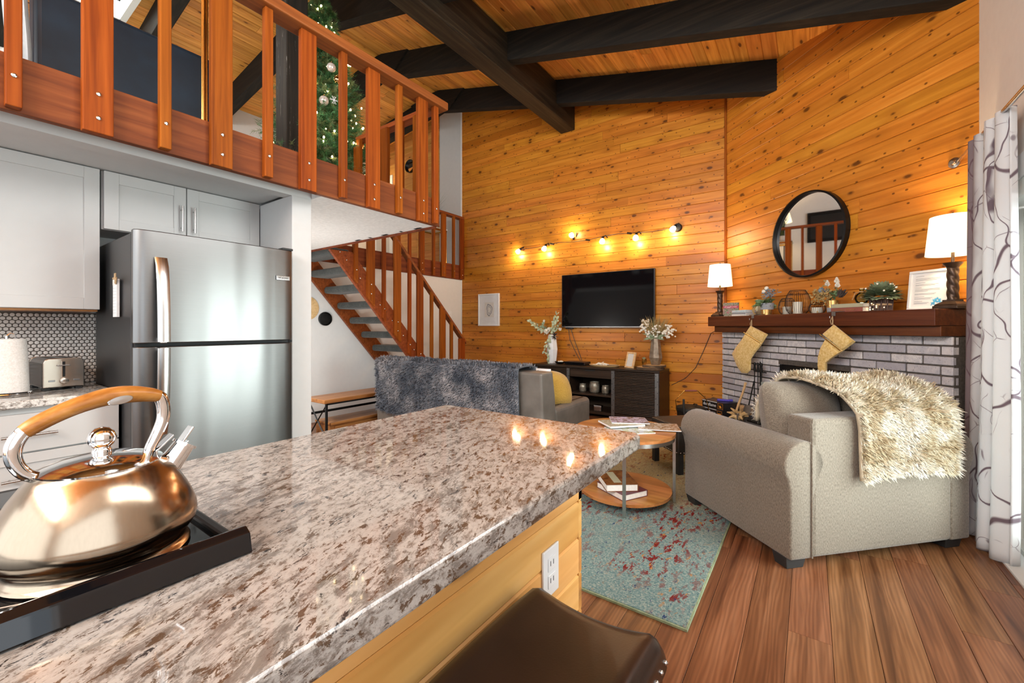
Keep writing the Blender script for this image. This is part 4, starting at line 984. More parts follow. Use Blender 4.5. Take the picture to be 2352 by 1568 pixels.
for s_ in (-1, 1):
    ar = obj('arm', MB().box(min(s_ * .885, s_ * 1.085), max(s_ * .885, s_ * 1.085), -.25, .47, .08, .505), 'leather_taupe', so, bev=.045, seg=4)
    for i in range(22):
        obj('stitch', MB().box(s_ * 1.03 - .010, s_ * 1.03 + .010, -.20 + i * .028, -.190 + i * .028, .500, .5075), 'leather_brown', ar)
for sx in (-1, 1):
    for y_ in (-.38, .40): obj('leg', MB().box(sx * 1.02 - .03, sx * 1.02 + .03, y_ - .03, y_ + .03, .0122 if sx > 0 else 0, .10), 'stool_wood', so)
yp = thing('mustard_pillow', 'mustard yellow wrinkled cushion on the leather sofa', 'pillow', (-1.93, 3.40, .63)); yp.rotation_euler = (R(58), R(12), R(70))
obj('cover', pillow(.36, .34, .24, 2.0, 18, .12), 'mustard', yp, smooth=True)
obj('button', MB().ball((0, 0, .118), .012, 10, 6, .5), 'mustard', yp, smooth=True)
wp_ = thing('white_cushion', 'white cushion peeking above the leather sofa back', 'pillow', (-2.08, 3.25, .645)); wp_.rotation_euler = (R(72), 0, 0)
obj('cover', pillow(.34, .36, .12), 'paper_white', wp_, smooth=True); obj('tag', MB().box(-.02, .02, .16, .19, -.003, .003), 'cement', wp_)
gth = thing('grey_fur_throw', 'shaggy blue-grey throw draped over the leather sofa back', 'throw', (0, 0, 0))
def gthrow(u, v):
    x = -3.86 + 1.88 * u; s = v * .86
    wob = .010 * math.sin(x * 9) + .006 * math.sin(x * 23 + 2)
    if s < .52: z = .32 + s + .03 * math.sin(x * 4) * (1 - s / .52); y = 2.912 + .006 - .075 * (s / .52) * .25 - .012 + wob * .6
    else:
        a = min(1.0, (s - .52) / .20); y = 2.885 + .28 * a; z = .845 + .012 * math.sin(a * 3.14) - .16 * max(0, (s - .70) / .16) + wob * .4
        y = y + .02 * max(0, (s - .70) / .16)
    return (x, y - .012, z)
obj('backing', MB().grid(gthrow, 40, 30), 'fur_base_grey', gth, smooth=True, solid=.012)
fur('pile', gth, gthrow, 26000, .036, 'fur_grey', droop=(0, -.35, -.55), wid=.0045, up=.75)
# ---- bench, chest and wall pieces under the stairs
bn = thing('wood_bench', 'wooden bench with crossed black metal legs under the stairs', 'bench', (-4.235, 2.96, 0))
obj('top', MB().box(-.185, .185, -.565, .565, .405, .445), 'bench_wood', bn, bev=.006)
for s_ in (-1, 1):
    fm = MB()
    for x_ in (-.165, .165): fm.box(x_ - .010, x_ + .010, s_ * .53 - .010, s_ * .53 + .010, 0, .405)
    fm.tube([(-.165, s_ * .53, .39), (.165, s_ * .53, .03)], .009, 4).tube([(.165, s_ * .53, .39), (-.165, s_ * .53, .03)], .009, 4)
    obj('leg_frame', fm, 'black_metal', bn)
obj('rail', MB().box(-.175, -.155, -.53, .53, .388, .405), 'black_metal', bn); obj('rail', MB().box(.155, .175, -.53, .53, .388, .405), 'black_metal', bn)
obj('rail', MB().box(-.172, -.158, -.53, .53, .25, .275), 'black_metal', bn)
lc = thing('wooden_chest', 'low wooden chest with a drawer beneath the bench', 'chest', (-4.22, 2.93, 0))
obj('body', MB().box(-.15, .135, -.44, .44, .0, .17), 'bench_wood', lc, bev=.004)
obj('lid', MB().box(-.155, .15, -.45, .45, .17, .195), 'bench_wood', lc, bev=.004)
dw = obj('drawer', MB().box(.135, .147, -.40, .36, .02, .150), 'bench_wood', lc, bev=.003); obj('knob', MB().ball((.155, -.02, .085), .012, 10, 6), 'black_metal', dw)
wd_ = obj('wooden_plate', MB().lathe([(.145, 0), (.145, .012), (.13, .016), (.11, .010), (.07, .014), (.06, .010), (.001, .010)], 32, basis((-5.069, 2.775, 1.43), (0, 1, 0), (0, 0, 1), (1, 0, 0))), 'light_wood', smooth=60); tag(wd_, 'round pale wooden plate hung on the white wall behind the stairs', 'wall plate')
bl_ = thing('round_wall_dish', 'small black round dish hung on the white wall below the stairs', 'wall dish', (-5.069, 3.0, 1.30))
obj('rim', MB().lathe([(.085, 0), (.088, .03), (.080, .032), (.074, .012)], 28, basis((0, 0, 0), (0, 1, 0), (0, 0, 1), (1, 0, 0)), cap=False), 'black_metal', bl_, smooth=50)
obj('bowl', MB().lathe([(.078, .004), (.05, .008), (.001, .008)], 28, basis((0, 0, 0), (0, 1, 0), (0, 0, 1), (1, 0, 0))), 'dark_iron', bl_, smooth=True)
sw = thing('light_switch', 'white light switch on the wall by the stair foot', 'switch', (-5.069, 5.295, 1.41))
obj('plate', MB().box(0, .006, -.037, .037, -.06, .06), 'plastic_white', sw, bev=.002); obj('toggle', MB().box(.006, .016, -.005, .005, -.012, .008), 'plastic_white', sw, bev=.001)
# ---- coffee table with books and magazines
TB = (-1.053, 2.84)
ctb = thing('coffee_table', 'round two-tier acacia coffee table with square steel legs', 'table', (TB[0], TB[1], .012))
def disc_strips(nm, r, z0, z1, n=7):
    par = obj(nm, MB().lathe([(r * .995, z0), (r * .995, z1 - .002)], 56), 'acacia', ctb)
    w_ = 2 * r / n
    for i in range(n):
        a, b = -r + i * w_, -r + (i + 1) * w_; pts = []
        k = 10
        for q in range(k + 1): y_ = a + (b - a) * q / k; pts.append((math.sqrt(max(0, r * r - y_ * y_)), y_))
        for q in range(k, -1, -1): y_ = a + (b - a) * q / k; pts.append((-math.sqrt(max(0, r * r - y_ * y_)), y_))
        pts2 = [pts[0]]
        for p_ in pts[1:]:
            if (Vector(p_) - Vector(pts2[-1])).length > 1e-4: pts2.append(p_)
        obj('stave', MB().prism(pts2, z1 - .002, z1), 'acacia', par)
    return par
disc_strips('top', .335, .458, .480); disc_strips('shelf', .310, .058, .078)
obj('rim', MB().lathe([(.328, .432), (.328, .458), (.318, .458), (.318, .432)], 56, cap=False), 'nickel', ctb, smooth=50)
for an in (-71 + 0, 19, 109, 199):
    a_ = R(an + 1); c_, s_ = math.cos(a_), math.sin(a_)
    obj('leg', MB().box(-.0095, .0095, -.011, .011, 0, .458, basis((c_ * .324, s_ * .324, 0), (c_, s_, 0), (-s_, c_, 0), (0, 0, 1))), 'nickel', ctb, bev=.001)
def book(name, label, loc, rot, w_, d_, h_, cover, group=None, spine=None):
    """lies flat; spine towards local -x"""
    b = thing(name, label, 'book', loc, rot, group)
    cv = MB().box(-w_ / 2, w_ / 2, -d_ / 2, d_ / 2, 0, .003).box(-w_ / 2, w_ / 2, -d_ / 2, d_ / 2, h_ - .003, h_).box(-w_ / 2, -w_ / 2 + .004, -d_ / 2, d_ / 2, .003, h_ - .003)
    obj('cover', cv, cover, b, bev=.001); obj('pages', MB().box(-w_ / 2 + .004, w_ / 2 - .005, -d_ / 2 + .004, d_ / 2 - .004, .003, h_ - .003), 'page_edge', b)
    return b
def cover_mat(name, cols, scale=14, strip=None):
    t = nmat(name, .22); n = t.noise(t.pos(0, (1, 1.6, 1), False, obj=True), scale, 5, .7, .6)
    t.color(t.ramp(n, [(.28 + .46 * i / (len(cols) - 1), c) for i, c in enumerate(cols)])); M[name] = t.m
cover_mat('cover_wood', [(.05, .015, .006), (.16, .05, .015), (.24, .10, .03), (.08, .03, .012)], 9)
cover_mat('mag_town', [(.05, .05, .05), (.30, .25, .12), (.55, .50, .40), (.20, .25, .10), (.70, .68, .66)], 26)
cover_mat('mag_street', [(.08, .05, .03), (.30, .18, .08), (.58, .50, .42), (.16, .10, .06)], 30)
cover_mat('mag_lake', [(.40, .50, .62), (.62, .66, .70), (.35, .38, .12), (.75, .74, .70)], 16)
cover_mat('mag_purple', [(.34, .28, .55), (.55, .48, .62), (.18, .12, .10), (.42, .30, .26)], 18)
cover_mat('garden', [(.02, .05, .015), (.08, .14, .04), (.30, .28, .22), (.40, .06, .12), (.45, .42, .30)], 60)
zs_ = .012 + .0782
b_ = book('hardback_book', 'maroon hardback book lying lowest on the coffee table shelf', (-1.035, 2.735, zs_), R(-118), .205, .27, .040, 'maroon_cover')
b_ = book('hardback_book', 'brown wood-patterned hardback cookbook topmost on the coffee table shelf', (-1.075, 2.745, zs_ + .0402), R(-142), .21, .27, .046, 'cover_wood')
lb = obj('title_label', MB().box(-.10, .10, .045, .095, .0461, .0466, Matrix.Rotation(R(0), 4, 'Z')), 'sage_cover', b_)
lb.matrix_local = Matrix.Translation((.03, 0, 0)) @ Matrix.Rotation(R(90), 4, 'Z') @ Matrix.Translation((0, -.06, 0))
def magazine(label, loc, rot, cover, w_=.21, d_=.275, h_=.006, curl=.0):
    b = thing('magazine', label, 'magazine', loc, rot)
    obj('pages', MB().box(-w_ / 2, w_ / 2, -d_ / 2, d_ / 2, 0, h_ - .0006), 'paper_white', b)
    obj('cover', MB().box(-w_ / 2, w_ / 2, -d_ / 2, d_ / 2, h_ - .0006, h_), cover, b); return b
zt_ = .012 + .4802
magazine('glossy magazine with a lakeside cover on the round table', (-1.005, 2.80, zt_), R(-45), 'mag_lake')
magazine('glossy magazine with a brown street cover on the round table', (-.865, 2.985, zt_ + .0062), R(-68), 'mag_street')
m_ = magazine('thick magazine with a town photo cover, second in its pile', (-1.10, 2.90, zt_ + .0124), R(-42), 'mag_town', .205, .26, .012)
magazine('purple mountain magazine topmost of the pile on the round table', (-1.075, 2.985, zt_ + .0246), R(-62), 'mag_purple', .20, .26, .006)
# ---- armchair
AX, AY = (.687, .727, 0), (-.727, .687, 0)
ac = thing('armchair', 'taupe upholstered rolled-arm armchair angled towards the television', 'armchair', (-.077, 2.444, 0)); ac.rotation_euler = (0, 0, math.atan2(.727, .687))
W_ = 1.14
obj('back_frame', MB().box(.125, 1.015, .0, .155, .060, .745), 'chair_fabric', ac, bev=.022, seg=3)
obj('base', MB().box(.10, 1.04, .03, .84, .060, .26), 'chair_fabric', ac, bev=.015)
for sx in (0, 1):
    def mx(x): return x if sx == 0 else W_ - x
    prof = [(.0, .06), (.0, .395)]
    for k in range(15):
        a = R(215 - k * 15.5); prof.append((.085 + .118 * math.cos(a), .520 + .118 * math.sin(a)))
    prof += [(.165, .42), (.135, .36), (.135, .06)]
    pts = [(mx(x), z) for x, z in prof]
    o = obj('arm', MB().prism(pts, .0, .86, axis='y'), 'chair_fabric', ac, bev=.014, seg=3, angle=50)
    o.data.polygons.foreach_set('use_smooth', [True] * len(o.data.polygons))
    for y_ in (.03, .76):
        x0, x1 = sorted((mx(.005), mx(.125)))
        v = [(x0 + .012, y_ + .008, 0), (x1 - .012, y_ + .008, 0), (x1 - .012, y_ + .082, 0), (x0 + .012, y_ + .082, 0), (x0, y_, .062), (x1, y_, .062), (x1, y_ + .09, .062), (x0, y_ + .09, .062)]
        zoff = .012 if (y_ > .5 and sx == 0) else 0.0
        v = [(a, b, c + (zoff if c == 0 else 0)) for a, b, c in v]
        obj('leg', MB().add(v, [(0, 3, 2, 1), (4, 5, 6, 7), (0, 1, 5, 4), (1, 2, 6, 5), (2, 3, 7, 6), (3, 0, 4, 7)]), 'stool_wood' if False else 'rubber', ac, bev=.003)
obj('seat_cushion', MB().box(.16, .98, .20, .85, .262, .445), 'cushion_fabric', ac, bev=.05, seg=4)
for i, (xa, xb) in enumerate(((.145, .57), (.57, .995))):
    p_ = pillow(.46, .47, .24, 3.5, 22)
    o = obj('back_cushion', p_, 'chair_fabric', ac, smooth=True); o.matrix_local = Matrix.Translation(((xa + xb) / 2, .285, .655)) @ Matrix.Rotation(R(80), 4, 'X')
obj('seam_cord', MB().tube([(.122, -.004, .065), (.122, -.004, .72), (.13, .0, .744)], .004, 6), 'chair_fabric', ac)
bth = thing('beige_fur_throw', 'shaggy cream and beige throw draped over the armchair back', 'throw', (-.077, 2.444, 0)); bth.rotation_euler = (0, 0, math.atan2(.727, .687))
def bthrow(u, v):
    s = v * 1.06
    xl = .38 - .10 * min(1, max(0, (s - .25) / .45)); xr = 1.015 - .08 * min(1, max(0, (s - .35) / .3))
    x = xl + (xr - xl) * u
    wob = .008 * math.sin(x * 14) + .006 * math.sin(x * 31 + s * 6)
    if s < .33: y, z = -.022 + wob, .435 + .02 * math.sin(u * 3) + s
    elif s < .50: a = (s - .33) / .17; y, z = -.022 + .12 * a + wob, .765 + .105 * math.sin(a * 1.57)
    else: a = (s - .50) / .56; y = .098 + .44 * min(1, a * 1.2); z = .872 + .035 * math.sin(min(1, a * 1.6) * 3.14) - .34 * max(0, a - .5) ** 1.1 * 1.7
    z += .02 * math.sin(u * 6.5 + .6) * min(1, s)
    return (x, y, z)
obj('backing', MB().grid(bthrow, 34, 40), 'fur_base_beige', bth, smooth=True, solid=.014)
fur('pile', bth, bthrow, 26000, .044, 'fur_beige', droop=(0, -.2, -.55), wid=.0036, up=.75)
# ottoman in front of the armchair
ot = thing('leather_ottoman', 'dark leather ottoman with nailhead trim in front of the armchair', 'ottoman', (-.856, 3.50, .0)); ot.rotation_euler = (0, 0, math.atan2(.727, .687))
obj('body', MB().box(0, .55, 0, .42, .17, .40), 'leather_dark', ot, bev=.02, seg=3)
for x_ in (.03, .52):
    for y_ in (.03, .39): obj('leg', MB().box(x_ - .022, x_ + .022, y_ - .022, y_ + .022, .012, .175), 'rubber', ot)
for i in range(18):
    o = bpy.data.objects.new('nailhead', nme); link(o, ot); o.location = (.02 + i * .03, -.001, .19)
    o = bpy.data.objects.new('nailhead', nme); link(o, ot); o.location = (-.001, .02 + i * .0225, .19)
# ---- television wall
tv = thing('television', 'large black flat television on the pine wall', 'television', (-2.327, 5.60, 1.575))
obj('bezel', MB().box(-.683, .683, -.075, -.035, -.388, .388), 'plastic_black', tv, bev=.005)
obj('screen', MB().box(-.672, .672, -.0775, -.075, -.368, .378), 'tv_screen', tv)
obj('lower_trim', MB().box(-.68, .68, -.081, -.076, -.387, -.370), 'steel_grey', tv, bev=.002)
obj('wall_mount', MB().box(-.25, .25, -.036, -.0005, -.2, .2), 'black_metal', tv)
obj('sensor', MB().box(-.62, -.50, -.078, -.045, -.408, -.386), 'plastic_black', tv, bev=.004)
tc = MB().tube([(-2.92, 5.565, 1.17), (-2.90, 5.58, 1.0), (-2.80, 5.59, .80), (-2.72, 5.58, .68), (-2.70, 5.56, .667)], .004, 6); tc.tube([(-2.88, 5.565, 1.17), (-2.82, 5.58, .98), (-2.74, 5.59, .78), (-2.70, 5.585, .67)], .004, 6)
o = obj('television_cable', tc, 'wax_cord', smooth=True); tag(o, 'thin dark cables hanging from the television to the console', 'cable')
o = obj('television_power_cord', MB().tube([(-1.70, 5.58, 1.19), (-1.695, 5.59, .95), (-1.69, 5.59, .668)], .004, 6), 'wax_cord', smooth=True); tag(o, 'straight dark cord below the right end of the television', 'cable')
pfr = thing('agate_print', 'white framed agate print on the pine wall beside the stairs', 'picture', (-4.44, 5.598, 1.486))
obj('frame', MB().box(-.225, .225, -.03, 0, -.272, -.25).box(-.225, .225, -.03, 0, .25, .272).box(-.225, -.203, -.03, 0, -.25, .25).box(.203, .225, -.03, 0, -.25, .25), 'plastic_white', pfr, bev=.003)
obj('mat_board', MB().box(-.203, .203, -.012, -.004, -.25, .25), 'paper_white', pfr)
pa = obj('print', MB().box(-.09, .105, -.0135, -.012, -.125, .125), 'page_edge', pfr)
ag = MB()
for r0, r1 in ((1.0, .80), (.62, .50)):
    n = 26; vv = []
    for i in range(n):
        a = 6.283 * i / n; k = 1 + .12 * math.sin(3 * a + 1) + .06 * math.sin(7 * a); 
        for rr_ in (r0, r1): vv.append((.01 + .062 * k * rr_ * math.cos(a), -.0142, .100 * k * rr_ * math.sin(a)))
    ag.add(vv, [(2 * i, 2 * i + 1, (2 * i + 3) % (2 * n), (2 * i + 2) % (2 * n)) for i in range(n)])
obj('agate_ring', ag, 'cement', pa)
# string of spot lights
sl = thing('string_lights', 'string of six warm spot bulbs across the pine wall above the television', 'string lights', (0, 0, 0))
cp = [(-3.80, 5.575, 2.43), (-3.69, 5.575, 2.437), (-3.45, 5.58, 2.440), (-3.20, 5.575, 2.462), (-3.066, 5.58, 2.468), (-2.85, 5.58, 2.45), (-2.61, 5.575, 2.448), (-2.37, 5.575, 2.475), (-2.169, 5.58, 2.483), (-1.998, 5.575, 2.468), (-1.90, 5.575, 2.462), (-1.70, 5.58, 2.450), (-1.555, 5.58, 2.455), (-1.40, 5.575, 2.47)]
obj('cord', MB().tube(cp, .0042, 6), 'wax_cord', sl, smooth=True)
BU = [(-3.80, 2.403, (-.55, -.45, -.7)), (-3.316, 2.399, (-.1, -.5, -.85)), (-2.848, 2.534, (0, -.8, .5)), (-2.373, 2.401, (.05, -.5, -.85)), (-1.897, 2.391, (.02, -.5, -.85)), (-1.415, 2.443, (-.3, -.6, -.75))]
for i, (x_, z_, d_) in enumerate(BU):
    d = Vector(d_).normalized(); c = Vector((x_, 5.535, z_)); xx = d.orthogonal().normalized(); yy = d.cross(xx)
    bt = basis(tuple(c), xx, yy, d)
    so_ = obj('socket', MB().lathe([(.012, -.075), (.016, -.06), (.022, -.035), (.020, -.030)], 14, bt), 'dark_iron', sl, smooth=True)
    obj('clip', MB().tube([c - d * .07, c - d * .085 + Vector((.03, .01, .01)), Vector((x_ + .06, 5.575, z_ + .045))], .008, 6), 'dark_iron', so_)
    obj('bulb', MB().lathe([(.018, -.034), (.030, -.015), (.036, .012), (.034, .030), (.022, .038), (.001, .040)], 18, bt), 'bulb_glow', sl, smooth=True)
    lamp_light('bulb_light', tuple(c + d * .085), 4.2, (1.0, .78, .50), .03, sl)
for x_, z_ in ((-3.20, 2.458), (-2.61, 2.448), (-1.998, 2.465)): obj('cord_clip', MB().cyl((x_ - .03, 5.57, z_ + .008), (x_ + .03, 5.57, z_ - .006), .013, n=8), 'dark_iron', sl)
obj('mount', MB().lathe([(.055, 0), (.055, .012), (.045, .030), (.02, .034)], 24, basis((-1.375, 5.599, 2.462), (1, 0, 0), (0, 0, 1), (0, -1, 0))), 'dark_iron', sl, smooth=50)
# ---- media console
mc = thing('media_console', 'dark wood media console with metal straps under the television', 'console', (-2.375, 5.35, 0))
hx, y0, y1 = .905, -.22, .215
obj('top', MB().box(-hx, hx, y0, y1, .637, .665), 'console_wood', mc, bev=.004)
for s_ in (-1, 1): obj('side_panel', MB().box(min(s_ * hx, s_ * (hx - .03)), max(s_ * hx, s_ * (hx - .03)), y0, y1, 0, .637), 'console_wood', mc, bev=.003)
obj('back_panel', MB().box(-.875, .875, y1 - .02, y1, .04, .637), 'console_wood', mc); obj('bottom', MB().box(-.875, .875, y0 + .02, y1, .05, .09), 'console_wood', mc)
for x_ in (-.315, .315): obj('divider', MB().box(x_ - .015, x_ + .015, y0 + .01, y1 - .02, .09, .637), 'console_wood', mc)
for x0, x1 in ((-.855, -.335), (.335, .855)):
    tm_ = MB(); n_ = 26; hgt = (.630 - .095) / n_
    for i in range(n_): z_ = .095 + i * hgt; tm_.prism([(y0 + .016, z_), (y0 + .004, z_ + .003), (y0 + .002, z_ + hgt / 2), (y0 + .004, z_ + hgt - .003), (y0 + .016, z_ + hgt)], x0, x1, axis='x')
    obj('tambour_door', tm_, 'console_wood', mc)
dw = obj('drawer', MB().box(-.295, .295, y0 + .004, y0 + .03, .525, .632), 'console_wood', mc, bev=.002); obj('finger_cutout', MB().box(-.07, .07, y0 + .002, y0 + .006, .612, .632), 'soot', dw)
obj('shelf', MB().box(-.30, .30, y0 + .02, y1 - .02, .285, .310), 'console_wood', mc, bev=.002)
for x_ in (-.872, -.320, .320, .872):
    stp = obj('strap', MB().box(x_ - .022, x_ + .022, y0 - .004, y0 + .002, .03, .634), 'steel_grey', mc, bev=.001)
    for i in range(9): obj('rivet', MB().lathe([(.005, 0), (.003, .003)], 8, basis((x_ + (.010 if i % 2 else -.010), y0 - .004, .06 + i * .068), (1, 0, 0), (0, 0, 1), (0, -1, 0))), 'dark_iron', stp)
plain('mercury_glass', (.50, .45, .36), .28, .7, var=.35, vs_=30)
for (x_, r_, h_, l_) in ((-2.549, .048, .105, 'small silvered glass jar at the left of the console shelf'), (-2.375, .066, .145, 'large silvered glass jar in the middle of the console shelf'), (-2.218, .048, .105, 'small silvered glass jar at the right of the console shelf')):
    t_ = thing('mercury_jar', l_.replace(' at the left', ' next to the tall jar, stair side').replace(' at the right', ' next to the tall jar, fireplace side'), 'jar', (x_, 5.28, .3105), 0, 'silvered jars on the console shelf')
    obj('jar', MB().lathe([(r_ * .8, 0), (r_, h_ * .12), (r_, h_ * .75), (r_ * .9, h_ * .9), (r_ * .95, h_), (r_ * .85, h_), (r_ * .82, h_ * .88), (r_ * .9, h_ * .7), (r_ * .8, .012)], 28), 'mercury_glass', t_, smooth=60)
    obj('candle', MB().lathe([(r_ * .78, .012), (r_ * .78, h_ * .55)], 20), 'candle', t_)
sq = thing('silver_trinket', 'small silver box in the lower bay of the console', 'box', (-2.28, 5.18, .0905))
obj('box', MB().box(-.05, .05, -.02, .05, 0, .06), 'nickel', sq, bev=.004); obj('lid', MB().box(-.052, .052, -.022, .052, .06, .072), 'chrome', sq, bev=.003)
ZC = .6655
def sprig(mb, p0, p1, n, L, W, rr=rl_, sag=0.0, jit=.6):
    """leaves along a stem"""
    p0, p1 = Vector(p0), Vector(p1); d = (p1 - p0).normalized()
    for i in range(n):
        f = (i + .6) / n; q = p0.lerp(p1, f) + Vector((0, 0, -sag * 4 * f * (1 - f) * -1))
        a = Vector((rr.uniform(-1, 1), rr.uniform(-1, 1), rr.uniform(-1, 1))); dd = (d * .5 + a * jit).normalized()
        mb.leaf(q, dd, L * rr.uniform(.7, 1.15), W * rr.uniform(.8, 1.1), Vector((rr.uniform(-1, 1), -1, rr.uniform(-.3, 1))), rr.uniform(0, .3))
va = thing('white_vase', 'tall white faceted vase of eucalyptus on the console', 'vase', (-3.10, 5.40, ZC))
obj('vase', MB().lathe([(.062, 0), (.085, .20), (.060, .40), (.050, .42), (.044, .42), (.052, .39), (.05, .2)], 7), 'plastic_white', va)
lv, lv2, stm = MB(), MB(), MB()
for p1, n in (((-.38, -.02, .62), 18), ((-.30, -.04, .56), 14), ((-.16, -.05, .58), 10), ((.10, -.03, .72), 16), ((.06, -.06, .66), 12), ((.14, -.02, .58), 9)):
    stm.tube([(0, 0, .40), (p1[0] * .5, p1[1] * .5, .40 + (p1[2] - .40) * .75), p1], .003, 5); sprig(lv if rl_.random() < .6 else lv2, (p1[0] * .25, p1[1] * .25, .44), p1, n, .065, .042)
for p0, p1, n in (((-.02, -.07, .40), (-.02, -.10, .02), 26), ((-.04, -.06, .36), (-.09, -.09, .16), 12)):
    sprig(lv, p0, p1, n, .06, .036)
for m_, mt in ((lv, 'leaf_pale'), (lv2, 'leaf_sage'), (stm, 'stem')): obj('foliage' if m_ is not stm else 'stems', m_, mt, va, recalc=False)
fw = MB()
for c_, r_ in (((-.03, -.06, .47), .065), ((-.10, -.03, .46), .03), ((.15, -.03, .50), .03), ((-.12, -.03, .62), .025)):
    for k in range(26):
        a = rl_.random() * 6.283; e = rl_.random(); d = Vector((math.cos(a) * e, -math.sqrt(max(0, 1 - e * e)) * .6 + .1, math.sin(a) * e)); fw.leaf(Vector(c_) - d * .004, d, r_, r_ * .7, Vector((0, -1, .3)), .15)
obj('blossoms', fw, 'petal_white', va, recalc=False)
dk = MB()
for k in range(30): dk.leaf((.06, -.05, .40), (rl_.uniform(-.2, 1), rl_.uniform(-1, .2), rl_.uniform(-1, .8)), .075, .010, (0, -1, 0))
obj('dark_thistle', dk, 'petal_dark', va, recalc=False)
bw = thing('trinket_bowl', 'shallow dark bowl of shells beside the white vase', 'bowl', (-2.93, 5.33, ZC))
obj('bowl', MB().lathe([(.03, 0), (.06, .012), (.082, .034), (.078, .034), (.055, .016), (.001, .010)], 24), 'dark_iron', bw, smooth=60)
sh_ = MB()
for k in range(14): sh_.ball((rl_.uniform(-.045, .045), rl_.uniform(-.045, .045), .026 + rl_.random() * .012), rl_.uniform(.008, .016), 7, 5, .7)
obj('shells', sh_, 'petal_white', bw, smooth=True)
cb = thing('cable_box', 'slim black set-top box on the console', 'set-top box', (-2.67, 5.36, ZC))
obj('case', MB().box(-.155, .155, -.10, .10, .004, .045), 'plastic_black', cb, bev=.004); obj('front_panel', MB().box(-.15, .15, -.103, -.10, .008, .040), 'black_glass', cb)
for x_ in (-.13, .13): obj('foot', MB().box(x_ - .012, x_ + .012, -.08, .08, 0, .005), 'rubber', cb)
ty = thing('wooden_tray', 'oval wooden tray on the console', 'tray', (-2.26, 5.34, ZC)); 
obj('tray', MB().lathe([(.9, 0), (1.0, .022), (.97, .024), (.86, .008), (.001, .008)], 36, Matrix.Diagonal((.215, .13, 1, 1))), 'light_wood', ty, smooth=60)
sfm = thing('starfish', 'pale starfish lying on the wooden tray', 'starfish', (-2.30, 5.34, ZC + .018))
stf = MB()
for k in range(5): a = k * 1.2566 + .4; stf.tube([(0, 0, .010), (.05 * math.cos(a), .05 * math.sin(a), .012 + .012 * (k % 2)), (.095 * math.cos(a), .095 * math.sin(a), .006 + .028 * (k == 1))], [.018, .013, .004], 7)
obj('body', stf, 'petal_white', sfm, smooth=True); obj('papers', MB().box(-.13, .09, -.07, .07, -.0095, -.002), 'paper_white', sfm)
rm = obj('remote_control', MB().box(-.075, .075, -.018, .018, 0, .016, Matrix.Rotation(R(20), 4, 'Z')), 'plastic_black', bev=.004, loc=(-2.135, 5.33, ZC + .010)); tag(rm, 'black remote control on the wooden tray', 'remote control')
for i in range(4): obj('button_row', MB().box(-.055 + i * .03, -.040 + i * .03, -.010, .010, .016, .0175, Matrix.Rotation(R(20), 4, 'Z')), 'steel_grey', rm)
pf2 = thing('desk_frame', 'small pale wood photo frame leaning on the console', 'picture frame', (-1.905, 5.30, ZC)); pf2.rotation_euler = (R(-14), 0, R(-28))
obj('frame', MB().box(-.075, .075, -.012, .012, 0, .022).box(-.075, .075, -.012, .012, .188, .210).box(-.075, -.055, -.012, .012, .022, .188).box(.055, .075, -.012, .012, .022, .188), 'light_wood', pf2, bev=.002)
obj('card', MB().box(-.055, .055, -.004, .004, .022, .188), 'page_edge', pf2); obj('easel', MB().box(-.015, .015, .012, .016, .0, .16, Matrix.Rotation(R(-20), 4, 'X')), 'plastic_black', pf2)
def slice_(label, loc, r_, h_):
    t_ = thing('wood_slice', label, 'wood slice', loc)
    obj('disc', MB().lathe([(r_ * .97, 0), (r_ * .97, h_)], 30), 'light_wood', t_)
    bm2 = MB(); n = 40
    vv = []
    for i in range(n):
        a = 6.283 * i / n; k = 1 + .02 * math.sin(5 * a) + .015 * rl_.random()
        for rr_, zz_ in ((r_ * .968, .0), (r_ * 1.02 * k, .001), (r_ * 1.02 * k, h_ - .001), (r_ * .968, h_ + .0005)): vv.append((rr_ * math.cos(a), rr_ * math.sin(a), zz_))
    bm2.add(vv, [(4 * i + q, 4 * ((i + 1) % n) + q, 4 * ((i + 1) % n) + q + 1, 4 * i + q + 1) for i in range(n) for q in range(3)])
    obj('bark_ring', bm2, 'bark', t_); return t_
slice_('wide bark-edged wood slice lying on the console', (-1.645, 5.33, ZC), .165, .028); slice_('smaller bark-edged wood slice stacked under the glass vase', (-1.60, 5.345, ZC + .0292), .14, .026)
ZV = ZC + .0562
vg = thing('glass_vase', 'smoky faceted glass vase of dried flowers on wood slices', 'vase', (-1.585, 5.36, ZV))
obj('vase', MB().lathe([(.055, 0), (.085, .09), (.078, .14), (.052, .33), (.049, .33), (.074, .14), (.080, .09), (.05, .008)], 8), 'smoke_glass', vg)
sp2, fl2, gr2 = MB(), MB(), MB()
for k in range(26):
    a = rl_.uniform(0, 6.283); s = rl_.uniform(.02, .20); hh = rl_.uniform(.44, .62); p1 = Vector((s * math.cos(a), s * math.sin(a) * .7, hh)); sp2.tube([(0, 0, .05), (p1.x * .25, p1.y * .25, .34), p1], .002, 4)
for cx_, cz_ in ((-.15, .46), (-.09, .40), (.17, .45), (.12, .38), (.0, .40), (-.12, .52), (.20, .40), (.03, .46)):
    for k in range(16): fl2.ball((cx_ + rl_.uniform(-.045, .045), -.04 + rl_.uniform(-.05, .05), cz_ + rl_.uniform(-.05, .05)), rl_.uniform(.010, .017), 6, 4)
for k in range(120):
    a = rl_.uniform(-.9, .9); d = Vector((math.sin(a), rl_.uniform(-.4, .3), math.cos(a))); gr2.leaf((rl_.uniform(-.03, .03), rl_.uniform(-.03, .03), .36), d, rl_.uniform(.18, .30), .006, (0, -1, 0))
obj('stems', sp2, 'stem', vg); obj('dried_blossoms', fl2, 'petal_white', vg, smooth=True); obj('dried_grass', gr2, 'leaf_gold', vg, recalc=False)
lf3 = MB()
